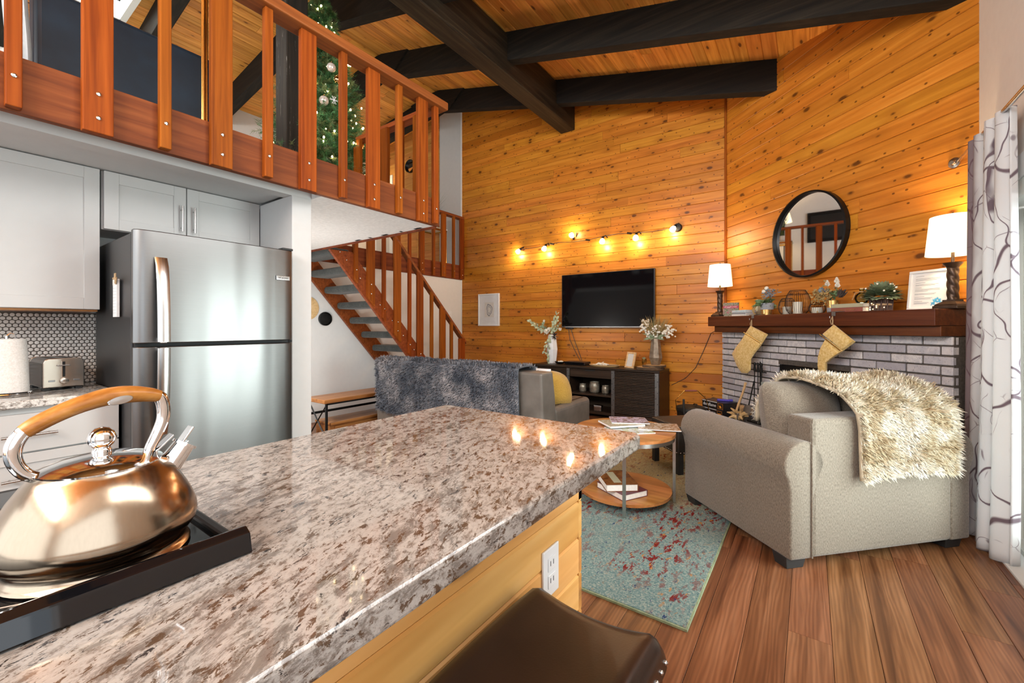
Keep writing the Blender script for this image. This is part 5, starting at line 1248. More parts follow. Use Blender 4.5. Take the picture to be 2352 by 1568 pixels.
for k in range(30): a = rl_.uniform(0, 6.283); lf3.leaf((0, 0, .34), (math.cos(a), math.sin(a) * .6 - .3, rl_.uniform(-.1, .6)), rl_.uniform(.08, .16), .02, (0, -1, .5), .3)
obj('foliage', lf3, 'leaf_sage', vg, recalc=False)
cu = thing('brass_cup', 'small brass cup in front of the dried flower vase', 'cup', (-1.705, 5.285, ZV))
obj('cup', MB().lathe([(.022, 0), (.030, .03), (.030, .075), (.026, .075), (.026, .03), (.018, .004)], 18), 'brass', cu, smooth=60)
cs = MB()
for k in range(10): cs.leaf((0, 0, .07), (rl_.uniform(-1, 1), rl_.uniform(-1, 1), .8), .03, .012, (0, -1, .3))
obj('succulent', cs, 'leaf_sage', cu, recalc=False)
# ================================================================== fireplace corner
def DM(u, g, z=0.0):
    """matrix: local x along the diagonal wall (to the right), y into the wall, z up"""
    return basis(DG(u, g, z), (Q2, -Q2, 0), (Q2, Q2, 0), (0, 0, 1))
FP = DM(0, 0)          # fireplace coordinates: x = u, y = -g
def place(o, u, g, z, rot=0.0):
    o.matrix_world = DM(u, g, z) @ Matrix.Rotation(rot, 4, 'Z'); return o
fp = thing('brick_fireplace', 'whitewashed brick fireplace with a raised hearth across the corner', 'fireplace', (0, 0, 0)); fp.matrix_world = FP
OU0, OU1, OZ = -3.53, -2.81, .838
core = MB()
for x0, x1, z0, z1 in ((-4.33, OU0 - .008, .05, 1.135), (OU1 + .008, -2.14, .05, 1.135), (OU0 - .008, OU1 + .008, OZ + .006, 1.135)): core.box(x0, x1, -.188, -.0005, z0, z1)
obj('mortar', core, 'mortar', fp)
CH, BL = .0640, .203; zt = 1.135; k = 0; bc_ = {}
def brick(x0, x1, z0, z1, y0=-.200, y1=-.150):
    key = (round(x1 - x0, 3), round(z1 - z0, 3), round(y1 - y0, 3))
    if key not in bc_:
        a, b, c = key[0] / 2, key[2] / 2, key[1] / 2; m = MB().box(-a, a, -b, b, -c, c).mesh('brick'); bm = bmesh.new(); bm.from_mesh(m)
        bmesh.ops.bevel(bm, geom=bm.edges[:], offset=.004, segments=1, affect='EDGES'); bm.to_mesh(m); bm.free(); m.materials.append(M['brick_wash']); bc_[key] = m
    o = bpy.data.objects.new('brick', bc_[key]); link(o, fp)
    o.location = ((x0 + x1) / 2, (y0 + y1) / 2 + rl_.uniform(-.0025, .0025), (z0 + z1) / 2 + rl_.uniform(-.001, .001)); o.rotation_euler = (0, 0, rl_.uniform(-.006, .006))
mo = .011
while zt - k * CH > .27:
    z1 = zt - k * CH; z0 = z1 - CH + mo
    spans = [(-4.335, -2.14)] if z0 > OZ - .01 else [(-4.335, OU0), (OU1, -2.14)]
    for a, b in spans:
        x = a - (BL / 2 if k % 2 else 0)
        while x < b - .01:
            xa, xb = max(a, x), min(b, x + BL - mo)
            if xb - xa > .03: brick(xa, xb, z0, z1)
            x += BL
    k += 1
obj('hearth_slab', MB().box(-4.40, -2.14, -.555, -.19, .0, .255), 'concrete_hearth', fp, bev=.008)
for nm, x0, x1, y0, y1, z0, z1 in (('mantel_shelf', -4.40, -2.14, -.335, -.0005, 1.205, 1.313), ('mantel_ledger', -4.345, -2.14, -.290, -.0005, 1.138, 1.205)):
    obj(nm, MB().box(x0, x1, y0, y1, z0, z1), 'mantel_wood', fp, bev=.005)
# stove insert
ins = thing('fireplace_insert', 'black wood stove insert in the brick fireplace', 'stove', (0, 0, 0)); ins.matrix_world = FP
sr_ = MB().box(OU0 + .002, OU1 - .002, -.185, -.17, .72, OZ).box(OU0 + .002, OU0 + .10, -.185, -.17, .256, .72).box(OU1 - .10, OU1 - .002, -.185, -.17, .256, .72)
obj('surround', sr_, 'black_metal', ins, bev=.004)
obj('firebox', MB().box(OU0 + .10, OU1 - .10, -.17, -.01, .256, .72), 'soot', ins)
obj('hood', MB().prism([(-.26, .655), (-.17, .700), (-.17, .72), (-.27, .668)], OU0 + .10, OU1 - .10, axis='x'), 'dark_iron', ins, bev=.003)
obj('louver', MB().prism([(-.235, .612), (-.175, .632), (-.175, .640), (-.24, .622)], OU0 + .11, OU1 - .11, axis='x'), 'dark_iron', ins, bev=.002)
dr_ = obj('stove_door', MB().box(-3.38, -2.96, -.235, -.17, .27, .30).box(-3.38, -2.96, -.235, -.17, .555, .595).box(-3.38, -3.33, -.235, -.17, .30, .555).box(-3.01, -2.96, -.235, -.17, .30, .555), 'dark_iron', ins, bev=.006)
obj('door_glass', MB().box(-3.33, -3.01, -.215, -.205, .30, .555), 'black_glass', dr_)
cq = [(-3.415 + .011 * 0 + i * .0016, -.262 + .012 * math.cos(i * .9), .585 + .012 * math.sin(i * .9)) for i in range(60)]
obj('spring_handle', MB().tube(cq, .0028, 5), 'brass', dr_)
# ---- mirror
mr = thing('wall_mirror', 'large round black-framed mirror on the diagonal pine wall', 'mirror', (0, 0, 0)); mr.matrix_world = DM(-3.375, .0005, 2.052) @ Matrix.Rotation(R(90), 4, 'X')
r_ = .392
obj('frame', MB().lathe([(r_, 0), (r_ + .003, .05), (r_ - .012, .055), (r_ - .018, .020)], 72, cap=False), 'black_metal', mr, smooth=50)
obj('glass', MB().lathe([(r_ - .014, .012), (r_ - .014, .018)], 72), 'mirror_glass', mr)
# ---- lamps
def table_lamp(u, g, label, sc_=1.0):
    t_ = thing('table_lamp', label, 'lamp', (0, 0, 0)); place(t_, u, g, 1.3135)
    obj('foot', MB().box(-.068, .068, -.068, .068, 0, .020), 'bronze', t_, bev=.003)
    pyr = MB(); v = []
    for h_, a in ((.020, .062), (.030, .058), (.048, .034), (.058, .034)): v += [(-a, -a, h_), (a, -a, h_), (a, a, h_), (-a, a, h_)]
    f = [(0, 3, 2, 1), (12, 13, 14, 15)] + [(j * 4 + i, j * 4 + (i + 1) % 4, j * 4 + (i + 1) % 4 + 4, j * 4 + i + 4) for j in range(3) for i in range(4)]
    obj('plinth', pyr.add(v, f), 'bronze', t_)
    def col(u_, v_):
        a = u_ * 6.283; z = .058 + .205 * v_; rr_ = .0245 + .0055 * abs(math.sin(1.5 * a + v_ * 11)); return (rr_ * math.cos(a), rr_ * math.sin(a), z)
    obj('twisted_column', MB().grid(col, 36, 40, close_u=True), 'bronze', t_, smooth=60)
    obj('capital', MB().lathe([(.026, .258), (.030, .264), (.034, .274), (.046, .288), (.048, .294), (.010, .296)], 24), 'bronze', t_, smooth=50)
    obj('neck', MB().cyl((0, 0, .294), (0, 0, .40), .0085, n=10), 'bronze', t_, smooth=True)
    obj('shade', MB().lathe([(.128, .345), (.106, .590)], 40, cap=False), 'lamp_shade', t_, smooth=True, solid=.003)
    obj('finial', MB().cyl((0, 0, .40), (0, 0, .60), .003, n=6).ball((0, 0, .606), .009, 10, 6), 'bronze', t_, smooth=True)
    obj('shade_spider', MB().cyl((-.108, 0, .578), (.108, 0, .578), .002, n=5).cyl((0, -.108, .578), (0, .108, .578), .002, n=5), 'bronze', t_)
    obj('bulb', MB().ball((0, 0, .45), .028, 14, 10), 'bulb_glow', t_, smooth=True)
    lamp_light('lamp_glow', (0, 0, .50), 16, (1.0, .74, .44), .05, t_); return t_
lp1 = table_lamp(-4.325, .235, 'bronze twisted-column lamp with white shade beside the garden book')
lp2 = table_lamp(-2.168, .158, 'bronze twisted-column lamp with white shade beside the curtain')
o = obj('lamp_cord', MB().tube([DG(-4.46, .10, 1.20), (-.985, 5.588, 1.12), (-1.07, 5.59, .90), (-1.16, 5.59, .69), (-1.28, 5.59, .55), (-1.45, 5.59, .45)], .0035, 6), 'wax_cord', smooth=True); tag(o, 'thin brown lamp cord looping down the pine wall to the console', 'cable')
def setk(o, n_):
    if n_ == 'dried_hydrangea': o['kind'] = 'stuff'
# ---- mantel objects
ZM = 1.3135
def mant(name, label, cat, u, g, rot=0.0, z=ZM, group=None):
    t_ = thing(name, label, cat, (0, 0, 0), 0, group); place(t_, u, g, z, rot); return t_
gb = mant('garden_book', 'upright garden book with a red title band on the mantel', 'book', -4.20, .19, R(32))
obj('pages', MB().box(-.078, .080, -.006, .006, .002, .150), 'page_edge', gb)
cvr = obj('cover', MB().box(-.082, .082, -.009, -.006, 0, .153).box(-.082, .082, .006, .009, 0, .153).box(.080, .083, -.009, .009, 0, .153), 'garden', gb)
plain('magenta', (.40, .03, .08), .4); bnd = obj('title_band', MB().box(-.082, .082, -.0098, -.009, .092, .118), 'magenta', gb)
text('title_lettering', 'Cool', .032, 'paper_white', bnd, basis((-.035, -.0102, .105), (1, 0, 0), (0, 0, 1), (0, -1, 0)), font_shear=.3)
text('title_lettering', 'FLOWERS', .014, 'petal_white', bnd, basis((.035, -.0102, .105), (1, 0, 0), (0, 0, 1), (0, -1, 0)))
cover_mat('spine_blue', [(.20, .42, .55), (.55, .62, .64), (.30, .50, .60)], 30)
for i, (h_, cv, lab) in enumerate(((.018, 'page_edge', 'worn paperback lying lowest in the small mantel stack'), (.016, 'cement', 'grey paperback in the middle of the small mantel stack'), (.026, 'spine_blue', 'pale blue hardback topmost of the small mantel stack'))):
    zz_ = ZM + (0, .0185, .035)[i]
    b = book('stacked_book', lab, (0, 0, 0), 0, .13, .20, h_, cv); b.matrix_world = DM(-3.965, .215, zz_) @ Matrix.Rotation(R(90 + (4, -3, 2)[i]), 4, 'Z')
bo = mant('frosted_bottle', 'small square frosted bottle behind the blue book', 'bottle', -3.93, .085)
plain('frost', (.60, .55, .36), .35); obj('body', MB().box(-.026, .026, -.026, .026, 0, .125), 'frost', bo, bev=.012, seg=3); obj('neck', MB().lathe([(.012, .12), (.010, .15), (.013, .152), (.013, .162)], 14), 'frost', bo, smooth=True)
obj('twine', MB().lathe([(.0145, .135), (.0145, .148)], 12), 'twine', bo); obj('cork', MB().lathe([(.009, .16), (.010, .175)], 12), 'light_wood', bo)
def dip_pot(name, label, u, g, r_, h_, gold_low):
    t_ = mant(name, label, 'potted plant', u, g)
    z1 = h_ * .46 if gold_low else h_ * .42
    obj('pot_base', MB().lathe([(r_ * .86, 0), (r_ * .93, z1)], 26), 'gold_foil' if gold_low else 'cement', t_, smooth=50)
    obj('pot', MB().lathe([(r_ * .93, z1), (r_, h_), (r_ * .92, h_), (r_ * .86, z1 + .01)], 26), 'cement' if gold_low else 'gold_foil', t_, smooth=50); return t_
p1 = dip_pot('gilded_pot', 'grey pot dipped in gold with green leaves and blue thistles', -3.665, .20, .062, .118, True)
a_, b_, c_, d_ = MB(), MB(), MB(), MB()
for k in range(130):
    an = rl_.uniform(0, 6.283); a_.leaf((rl_.uniform(-.04, .02), rl_.uniform(-.04, .03), .11), (math.cos(an) - .4, math.sin(an) * .8 - .3, rl_.uniform(-.2, .9)), rl_.uniform(.05, .10), .028, (0, -1, .6), .3)
for k in range(60):
    q = Vector((.045 + rl_.gauss(0, .03), rl_.gauss(0, .02), .20 + rl_.gauss(0, .025))); b_.leaf(q, (rl_.uniform(-1, 1), rl_.uniform(-1, 1), rl_.uniform(-.5, 1)), .045, .010, (0, -1, 0))
for q, r_ in (((-.005, 0, .265), .020), ((-.03, -.01, .235), .019)): c_.ball(q, r_, 12, 8); d_.tube([(0, 0, .1), q], .0018, 4)
for k in range(26):
    f = k / 25; q = Vector((-.07 - .03 * math.sin(f * 3), -.06 - .01 * f, .115 - .10 * f)); 
    for s_ in (-1, 1): d_.leaf(q, (s_ * .8, -.2, -.5), .035 * (1 - f * .6), .007, (0, -1, .2))
for k in range(12): d_.tube([(0, 0, .1), (-.06 + rl_.gauss(0, .02), 0, .20), (-.05 + rl_.gauss(0, .035), rl_.gauss(0, .015), .24 + rl_.random() * .05)], .0013, 4)
obj('leaves', a_, 'leaf_green', p1, recalc=False); obj('thistles', b_, 'leaf_blue', p1, recalc=False); obj('pompoms', c_, 'petal_white', p1, smooth=True); obj('dried_fern', d_, 'leaf_gold', p1, recalc=False)
def cage(label, u, g, r_, h_, cr, ch_, n=28, low=.62):
    t_ = mant('wire_lantern', label, 'lantern', u, g)
    pr_ = [(.62, 0), (.86, .15), (.99, .38), (1.0, .5), (.97, .62), (.84, .83), (low, 1.0)]
    w_ = MB()
    for i in range(n): a = 6.283 * i / n; w_.tube([(r_ * q * math.cos(a), r_ * q * math.sin(a), h_ * z) for q, z in pr_], .0013, 4)
    obj('wires', w_, 'bronze', t_)
    for q, z in ((.62, .0), (low, 1.0), (.84, .83)): obj('ring', MB().tube([(r_ * q * math.cos(a * .2618), r_ * q * math.sin(a * .2618), h_ * z + .002) for a in range(25)], .002, 5), 'bronze', t_)
    obj('base_plate', MB().lathe([(r_ * .60, 0), (r_ * .60, .003)], 24), 'bronze', t_)
    if cr: cd_ = obj('candle', MB().lathe([(cr, .003), (cr, ch_), (cr * .6, ch_ - .004)], 24), 'candle', t_, smooth=50); obj('wick', MB().cyl((0, 0, ch_ - .005), (0, 0, ch_ + .012), .0012, n=5), 'soot', cd_)
    return t_
cage('medium wire lantern with a ribbed candle behind the tall wire lantern', -3.475, .15, .072, .150, .036, .075)
cage('tall wire lantern with a pale candle on the mantel', -3.315, .19, .098, .212, .037, .110, 36)
cage('low round wire lantern beside the white flower pot', -3.105, .20, .062, .092, .040, .050, 26, .70)
p2 = dip_pot('gilded_pot', 'gold pot with grey base holding white proteas and dried blooms', -2.955, .20, .048, .100, False)
a_, b_, c_, d_, e_ = MB(), MB(), MB(), MB(), MB()
for q in ((-.055, 0, .235), (.03, 0, .25), (.05, -.015, .215)):
    d_.tube([(0, 0, .08), (q[0] * .6, 0, .16), q], .002, 4)
    for k in range(34):
        f = k / 34; an = k * 2.4; a_.leaf(Vector(q) + Vector((0, 0, -.012 + .03 * f)), (math.cos(an) * (1 - f * .8), math.sin(an) * (1 - f * .8), .5 + f), .026, .011, (0, -1, .2))
for q, r_ in (((-.10, -.01, .200), .019), ((-.085, -.03, .190), .021), ((-.045, -.02, .185), .016)): b_.ball(q, r_, 12, 8)
for k in range(150):
    q = Vector((rl_.gauss(-.075, .045), rl_.gauss(-.03, .02), rl_.gauss(.135, .035))); c_.leaf(q, (rl_.uniform(-1, 1), rl_.uniform(-1, .5), rl_.uniform(-1, 1)), .026, .016, (0, -1, .3))
for k in range(40): e_.leaf((.06 + rl_.uniform(-.015, .02), rl_.uniform(-.02, .02), .12), (rl_.uniform(-.3, .9), rl_.uniform(-.3, .3), .8), rl_.uniform(.05, .085), .012, (0, -1, 0))
for k in range(30): d_.leaf((rl_.uniform(-.03, .05), 0, rl_.uniform(.10, .17)), (rl_.uniform(-1, 1), -.4, rl_.uniform(0, 1)), .04, .012, (0, -1, .3))
for m_, n_, mt in ((a_, 'proteas', 'petal_white'), (b_, 'pompoms', 'leaf_blue'), (c_, 'dried_hydrangea', 'leaf_gold'), (d_, 'greenery', 'leaf_green'), (e_, 'dark_fan_leaves', 'petal_dark')): setk(obj(n_, m_, mt, p2, recalc=False), n_)
for i, (cv, h_, lab) in enumerate((('red_cover', .034, 'rust red hardback book with gold lettering on the mantel'), ('sage_cover', .030, 'sage green hardback book lying on the rust red book'))):
    b = book('hardback_book', lab, (0, 0, 0), 0, .17, .255, h_, cv); b.matrix_world = DM(-2.765, .205, ZM + i * .0342) @ Matrix.Rotation(R(90), 4, 'Z') 
    if i == 0:
        for s_, y_, z_ in (('McCORMICK', .062, .016), ('THE GLORY', -.035, .016)): text('spine_lettering', s_, .0155, 'gold_foil', b, basis((-.0856, y_, z_), (0, -1, 0), (0, 0, 1), (-1, 0, 0)), .0003)
gbt = mant('green_bottle', 'round green glass bottle with a cork standing on the books', 'bottle', -2.745, .17, 0, ZM + .0644)
obj('body', MB().lathe([(.02, 0), (.036, .012), (.046, .040), (.040, .066), (.022, .082), (.014, .088), (.013, .104), (.016, .106), (.016, .112)], 26), 'glass_green', gbt, smooth=60)
obj('cork', MB().lathe([(.012, .108), (.0135, .120)], 14), 'light_wood', gbt); obj('twine', MB().lathe([(.0165, .088), (.0165, .096)], 12).tube([(-.015, -.006, .092), (-.035, -.02, .085), (-.05, -.03, .03)], .0025, 5), 'twine', gbt)
tp = mant('twig_planter', 'bundle of lit twigs holding a dome of sage leaves', 'potted plant', -2.575, .20)
tg = MB()
for k in range(34): a = 6.283 * k / 34; rr_ = .052 + .004 * (k % 3); tg.tube([(rr_ * math.cos(a), rr_ * math.sin(a), 0), (rr_ * 1.10 * math.cos(a + .05), rr_ * 1.10 * math.sin(a + .05), rl_.uniform(.085, .11))], .0048, 6)
obj('twigs', tg, 'twig', tp, smooth=True); obj('twine', MB().lathe([(.062, .040), (.064, .044), (.064, .050), (.062, .054)], 28), 'twine', tp, smooth=True)
obj('filler', MB().lathe([(.048, .002), (.052, .09)], 20), 'twig', tp)
sd = MB()
for k in range(420):
    an = rl_.uniform(0, 6.283); el = rl_.uniform(-.25, 1.45); d = Vector((math.cos(an) * math.cos(el), math.sin(an) * math.cos(el), math.sin(el) * .75)); sd.leaf(Vector((0, 0, .105)) + d * .055, d, rl_.uniform(.055, .085), .030, Vector((0, 0, 1)) + d * .2, .1)
obj('sage_leaves', sd, 'leaf_sage', tp, recalc=False)
bd2 = MB()
for k in range(16): an = rl_.uniform(0, 6.283); el = rl_.uniform(.2, 1.3); d = Vector((math.cos(an) * math.cos(el), math.sin(an) * math.cos(el), math.sin(el) * .75)); bd2.ball(Vector((0, 0, .12)) + d * .115, .007, 7, 5)
obj('white_buds', bd2, 'petal_white', tp, smooth=True)
tl = MB()
for k in range(12): a = rl_.uniform(3.3, 6.1); tl.ball((.062 * math.cos(a), .062 * math.sin(a), rl_.uniform(.01, .09)), .0025, 6, 4)
obj('tiny_lights', tl, 'tree_bulb', tp)
lf_ = mant('letter_frame', 'white framed welcome letter leaning on the mantel', 'picture frame', -2.375, .062, R(0)); lf_.matrix_world = lf_.matrix_world @ Matrix.Rotation(R(-6), 4, 'X')
obj('frame', MB().box(-.125, .125, -.018, 0, 0, .018).box(-.125, .125, -.018, 0, .262, .28).box(-.125, -.107, -.018, 0, .018, .262).box(.107, .125, -.018, 0, .018, .262), 'plastic_white', lf_, bev=.003)
obj('letter', MB().box(-.107, .107, -.008, -.002, .018, .262), 'paper_white', lf_)
ln = MB()
for z_, wd_ in ((.238, .05), (.222, .15), (.215, .15), (.208, .13), (.192, .06), (.180, .14), (.173, .12), (.158, .04), (.147, .15), (.140, .15), (.133, .08), (.116, .13), (.109, .12), (.095, .06), (.085, .11), (.078, .10), (.062, .05), (.052, .09), (.045, .08)): ln.box(-.085, -.085 + wd_, -.0088, -.008, z_, z_ + .0022)
obj('printed_lines', ln, 'cement', lf_)
plain('ink_blue', (.10, .42, .68), .6); sp_ = MB()
for q, r0 in (((.045, .055), .016), ((.06, .07), .012), ((.075, .05), .009), ((.03, .04), .010)):
    for k in range(5): a = rl_.random() * 6.3; sp_.leaf((q[0], -.0086, q[1]), (math.cos(a), 0, math.sin(a)), r0 * 1.6, r0 * .8, (0, -1, 0))
obj('blue_motif', sp_, 'ink_blue', lf_, recalc=False)
# ---- stockings on hangers
def stocking(label, poly, cuff, hu, hz_):
    t_ = thing('stocking', label, 'stocking', (0, 0, 0)); t_.matrix_world = FP
    cx_ = sum(p[0] for p in poly) / len(poly); cz_ = sum(p[1] for p in poly) / len(poly)
    def slab(pts, y0, y1, infl):
        n = len(pts); cx, cz = sum(p[0] for p in pts) / n, sum(p[1] for p in pts) / n; m = MB(); v = []; f = []
        lev = ((1.0, 0), (.90, 1), (.62, 1.25), (.0, 1.3))
        for sg in (-1, 1):
            o = len(v)
            for s, e in lev[:-1]: v += [(cx + (x - cx) * s, (y0 + y1) / 2 + sg * e * infl, cz + (z - cz) * s) for x, z in pts]
            v.append((cx, (y0 + y1) / 2 + sg * 1.3 * infl, cz))
            for j in range(2): f += [(o + j * n + i, o + j * n + (i + 1) % n, o + (j + 1) * n + (i + 1) % n, o + (j + 1) * n + i) for i in range(n)]
            f += [(o + 2 * n + i, o + 2 * n + (i + 1) % n, o + 3 * n) for i in range(n)]
        return m.add(v, f)
    obj('leg', slab(poly, -.372, -.352, .012), 'stocking_gold', t_, smooth=True)
    obj('cuff', slab(cuff, -.375, -.349, .014), 'stocking_gold', t_, smooth=True)
    c0, c1 = Vector(cuff[2]), Vector(cuff[3]); nn = 20; sq_ = MB()
    for i in range(nn): q = c0.lerp(c1, (i + .5) / nn); sq_.ball((q.x, -.392, q.y), .0055, 6, 4)
    obj('sequin_band', sq_, 'brass', t_, smooth=True)
    obj('loop', MB().tube([(hu - .004, -.362, hz_), (hu - .012, -.365, hz_ + .03), (hu, -.358, hz_ + .065), (hu + .010, -.366, hz_ + .03), (hu + .004, -.362, hz_)], .004, 6, flat=.5), 'twine', t_, smooth=True)
    return t_
S1 = [(-3.75, 1.148), (-3.531, 1.047), (-3.569, 1.004), (-3.637, .937), (-3.684, .883), (-3.69, .771), (-3.737, .735), (-3.817, .731), (-3.887, .795), (-3.96, .917), (-3.9, .988), (-3.817, 1.067)]
C1 = [(-3.69, 1.209), (-3.466, 1.127), (-3.531, 1.047), (-3.75, 1.143)]
S2_ = [(-2.868, 1.11), (-2.722, 1.018), (-2.801, .963), (-2.865, .91), (-2.872, .792), (-2.899, .747), (-2.919, .762), (-2.939, .883), (-2.935, .96), (-2.911, 1.039)]
C2 = [(-2.801, 1.217), (-2.627, 1.088), (-2.719, 1.018), (-2.899, 1.141)]
stocking('gold sequined stocking hanging nearest the garden book', S1, C1, -3.68, 1.20); stocking('gold stocking twisted edge-on below the hydrangea pot', S2_, C2, -2.815, 1.215)
for u_, lab in ((-3.69, 'metal stocking hanger hooked over the mantel by the blue book'), (-2.825, 'metal stocking hanger hooked over the mantel by the white flowers')):
    h = thing('stocking_hanger', lab, 'hook', (0, 0, 0)); h.matrix_world = DM(u_, .335, 1.3135)
    obj('plate', MB().box(-.052, .052, -.004, .060, 0.0004, .006), 'steel_grey', h, bev=.002)
    obj('clasp', MB().box(-.016, .016, -.006, -.0008, -.03, .002), 'steel_grey', h, bev=.002)
    obj('hook', MB().tube([(0, -.004, -.025), (0, -.012, -.045), (0, -.028, -.055), (0, -.038, -.045), (0, -.038, -.032)], .0032, 6), 'nickel', h, smooth=True)
# ---- on and by the hearth
ZH = .2555
def hth(name, label, cat, u, g, rot=0.0, z=ZH): t_ = thing(name, label, cat, (0, 0, 0)); place(t_, u, g, z, rot); return t_
ts = hth('fire_tool_set', 'black iron fireplace tools standing by the brick', 'fire tools', -3.66, .30)
obj('base', MB().box(-.085, .085, -.06, .06, 0, .014), 'dark_iron', ts, bev=.004); obj('post', MB().cyl((0, .02, .012), (0, .02, .60), .006, n=8), 'dark_iron', ts)
obj('crossbar', MB().cyl((-.07, .02, .50), (.08, .02, .50), .005, n=8).tube([(.08, .02, .50), (.095, .0, .50), (.10, -.015, .51)], .004, 6), 'dark_iron', ts)
for x_, tip in ((-.055, 'poker'), (.0, 'tongs'), (.055, 'brush')):
    tl_ = obj(tip, MB().cyl((x_, -.005, .04), (x_ * .8, -.005, .52), .0045, n=6).lathe([(.008, .50), (.012, .53), (.008, .555), (.013, .57), (.012, .585), (.004, .592)], 10, Matrix.Translation((x_ * .8, -.005, 0))), 'dark_iron', ts, smooth=60)
    if tip == 'brush': obj('bristles', MB().box(x_ - .045, x_ + .045, -.035, .025, .015, .085), 'rubber', tl_, bev=.012)
sv = hth('ash_shovel', 'grey metal ash shovel leaning against the brick', 'shovel', -3.70, .42); sv.matrix_world = sv.matrix_world @ Matrix.Rotation(R(-14), 4, 'X')
obj('blade', MB().prism([(0, .004), (.038, .06), (.052, .125), (.045, .160), (.02, .175), (-.02, .175), (-.045, .160), (-.052, .125), (-.038, .06)], -.004, .0, axis='y'), 'steel_grey', sv, bev=.001); obj('shaft', MB().cyl((0, .004, .15), (0, .004, .42), .006, n=8), 'dark_iron', sv)
hx_ = thing('hatchet', 'hatchet with a pale wooden handle stuck in the kindling', 'hatchet', (0, 0, 0))
obj('handle', MB().tube([(-.615, 4.728, .30), (-.585, 4.765, .42), (-.55, 4.81, .54), (-.528, 4.835, .636)], [.013, .015, .014, .017], 10, flat=.75), 'light_wood', hx_, smooth=True)
obj('head', MB().box(-.018, .018, -.07, .05, -.03, .035, basis((-.612, 4.732, .31), (.8, .6, 0), (-.6, .8, 0), (0, 0, 1))), 'steel_grey', hx_, bev=.006)
def log(label, p0, p1, r_, mat='bark'):
    t_ = thing('firewood_log', label, 'log', (0, 0, 0)); p0, p1 = Vector(p0), Vector(p1); d = (p1 - p0).normalized(); a = d.orthogonal().normalized(); b = d.cross(a)
    n, m_ = 18, 9; v = []
    for j in range(m_):
        c = p0.lerp(p1, j / (m_ - 1))
        for i in range(n): an = 6.283 * i / n; k = 1 + .10 * math.sin(3 * an + j * .3) + .06 * rl_.uniform(-1, 1); v.append(c + (a * math.cos(an) + b * math.sin(an)) * r_ * k)
    f = [(j * n + i, j * n + (i + 1) % n, (j + 1) * n + (i + 1) % n, (j + 1) * n + i) for j in range(m_ - 1) for i in range(n)]
    obj('bark', MB().add(v, f), mat, t_, smooth=True); [obj('cut_end', MB().add(q_, [tuple(range(n))]), 'light_wood', t_) for q_ in (v[:n], v[-n:])]; return t_
log('large split log leaning in the corner behind the firelog box', (-.92, 5.275, .322), (-.60, 5.04, .320), .062)
log('short pale log beside the hatchet', (-.62, 5.03, .33), (-.50, 4.90, .335), .042, 'light_wood')
kn = thing('kindling_root', 'gnarled pale root kindling on the hearth', 'kindling', (0, 0, 0)); km = MB()
for k in range(16):
    c = Vector((-.58 + rl_.uniform(-.03, .03), 4.72 + rl_.uniform(-.03, .03), .29)); d = Vector((rl_.uniform(-1, 1), rl_.uniform(-1, 1), rl_.uniform(.0, .9))); km.tube([c, c + d * .05 + Vector((0, 0, .02)), c + d * .10], [.020, .016, .006], 6)
obj('roots', km, 'light_wood', kn, smooth=True); obj('stub', MB().cyl((-.61, 4.70, .258), (-.56, 4.74, .33), .03, .024, 10), 'bark', kn, smooth=True)
for i in range(2):
    t_ = thing('firelog_box', ['black firelog carton lowest of the two on the hearth', 'black firelog carton with flame picture topmost of the two'][i], 'box', (-.78, 4.945, ZH + i * .0785), R(-40 + 3 * i))
    obj('carton', MB().box(-.15, .15, -.10, .10, 0, .078), 'plastic_black', t_, bev=.002)
    obj('stripe', MB().box(-.148, .06, -.1008, -.1, .068, .074), 'paper_white', t_)
    text('brand_lettering', 'duraflame', .046, 'paper_white', t_, basis((-.045, -.1006, .036), (1, 0, 0), (0, 0, 1), (0, -1, 0)))
    fp_ = obj('flame_panel', MB().box(.068, .14, -.1010, -.1, .008, .070), 'gold_foil', t_); obj('flame_photo', MB().box(.078, .13, -.1016, -.1010, .016, .062), 'soot', fp_)
    fm_ = MB()
    for k in range(9): fm_.leaf((.104 + rl_.uniform(-.015, .015), -.1020, .020), (rl_.uniform(-.4, .4), 0, 1), rl_.uniform(.015, .034), .010, (0, -1, 0))
    plain('flame_orange', (.85, .32, .03), .5) if 'flame_orange' not in M else None
    obj('flames', fm_, 'flame_orange', fp_, recalc=False)
lt = obj('blue_lighter', MB().box(-.06, .06, -.016, .016, 0, .022, Matrix.Rotation(R(-10), 4, 'Z')).box(.05, .09, -.02, .02, .002, .024), 'blue_plastic', bev=.006, loc=(-.745, 4.91, ZH + .158)); lt.rotation_euler = (0, 0, R(20)); tag(lt, 'blue plastic packet lying on the topmost firelog carton', 'packet')
ab = thing('ash_bucket', 'black lidded ash bucket with a brass bail handle', 'bucket', (-.993, 4.567, 0))
obj('body', MB().lathe([(.115, 0), (.135, .33), (.140, .335), (.140, .345)], 32), 'dark_iron', ab, smooth=50)
obj('lid', MB().lathe([(.145, .345), (.145, .372), (.138, .380), (.09, .394), (.001, .396)], 32), 'dark_iron', ab, smooth=50)
obj('lid_handle', MB().tube([(.01, .05, .393), (.02, .06, .405), (.055, .02, .408), (.06, -.02, .405), (.05, -.04, .393)], .005, 6), 'dark_iron', ab, smooth=True)
obj('bail_handle', MB().tube([(-.118, -.084, .34), (-.128, -.091, .45), (-.055, -.038, .545), (.055, .038, .545), (.128, .091, .46), (.150, .105, .35)], .0042, 6), 'brass', ab, smooth=True)
obj('grip', MB().cyl((-.048, -.034, .545), (.048, .034, .545), .0095, n=10), 'red_cover', ab, smooth=True)
obj('scoop_handle', MB().tube([(-.03, -.125, .30), (-.035, -.150, .40), (-.035, -.152, .475)], .011, 8), 'rubber', ab, smooth=True)
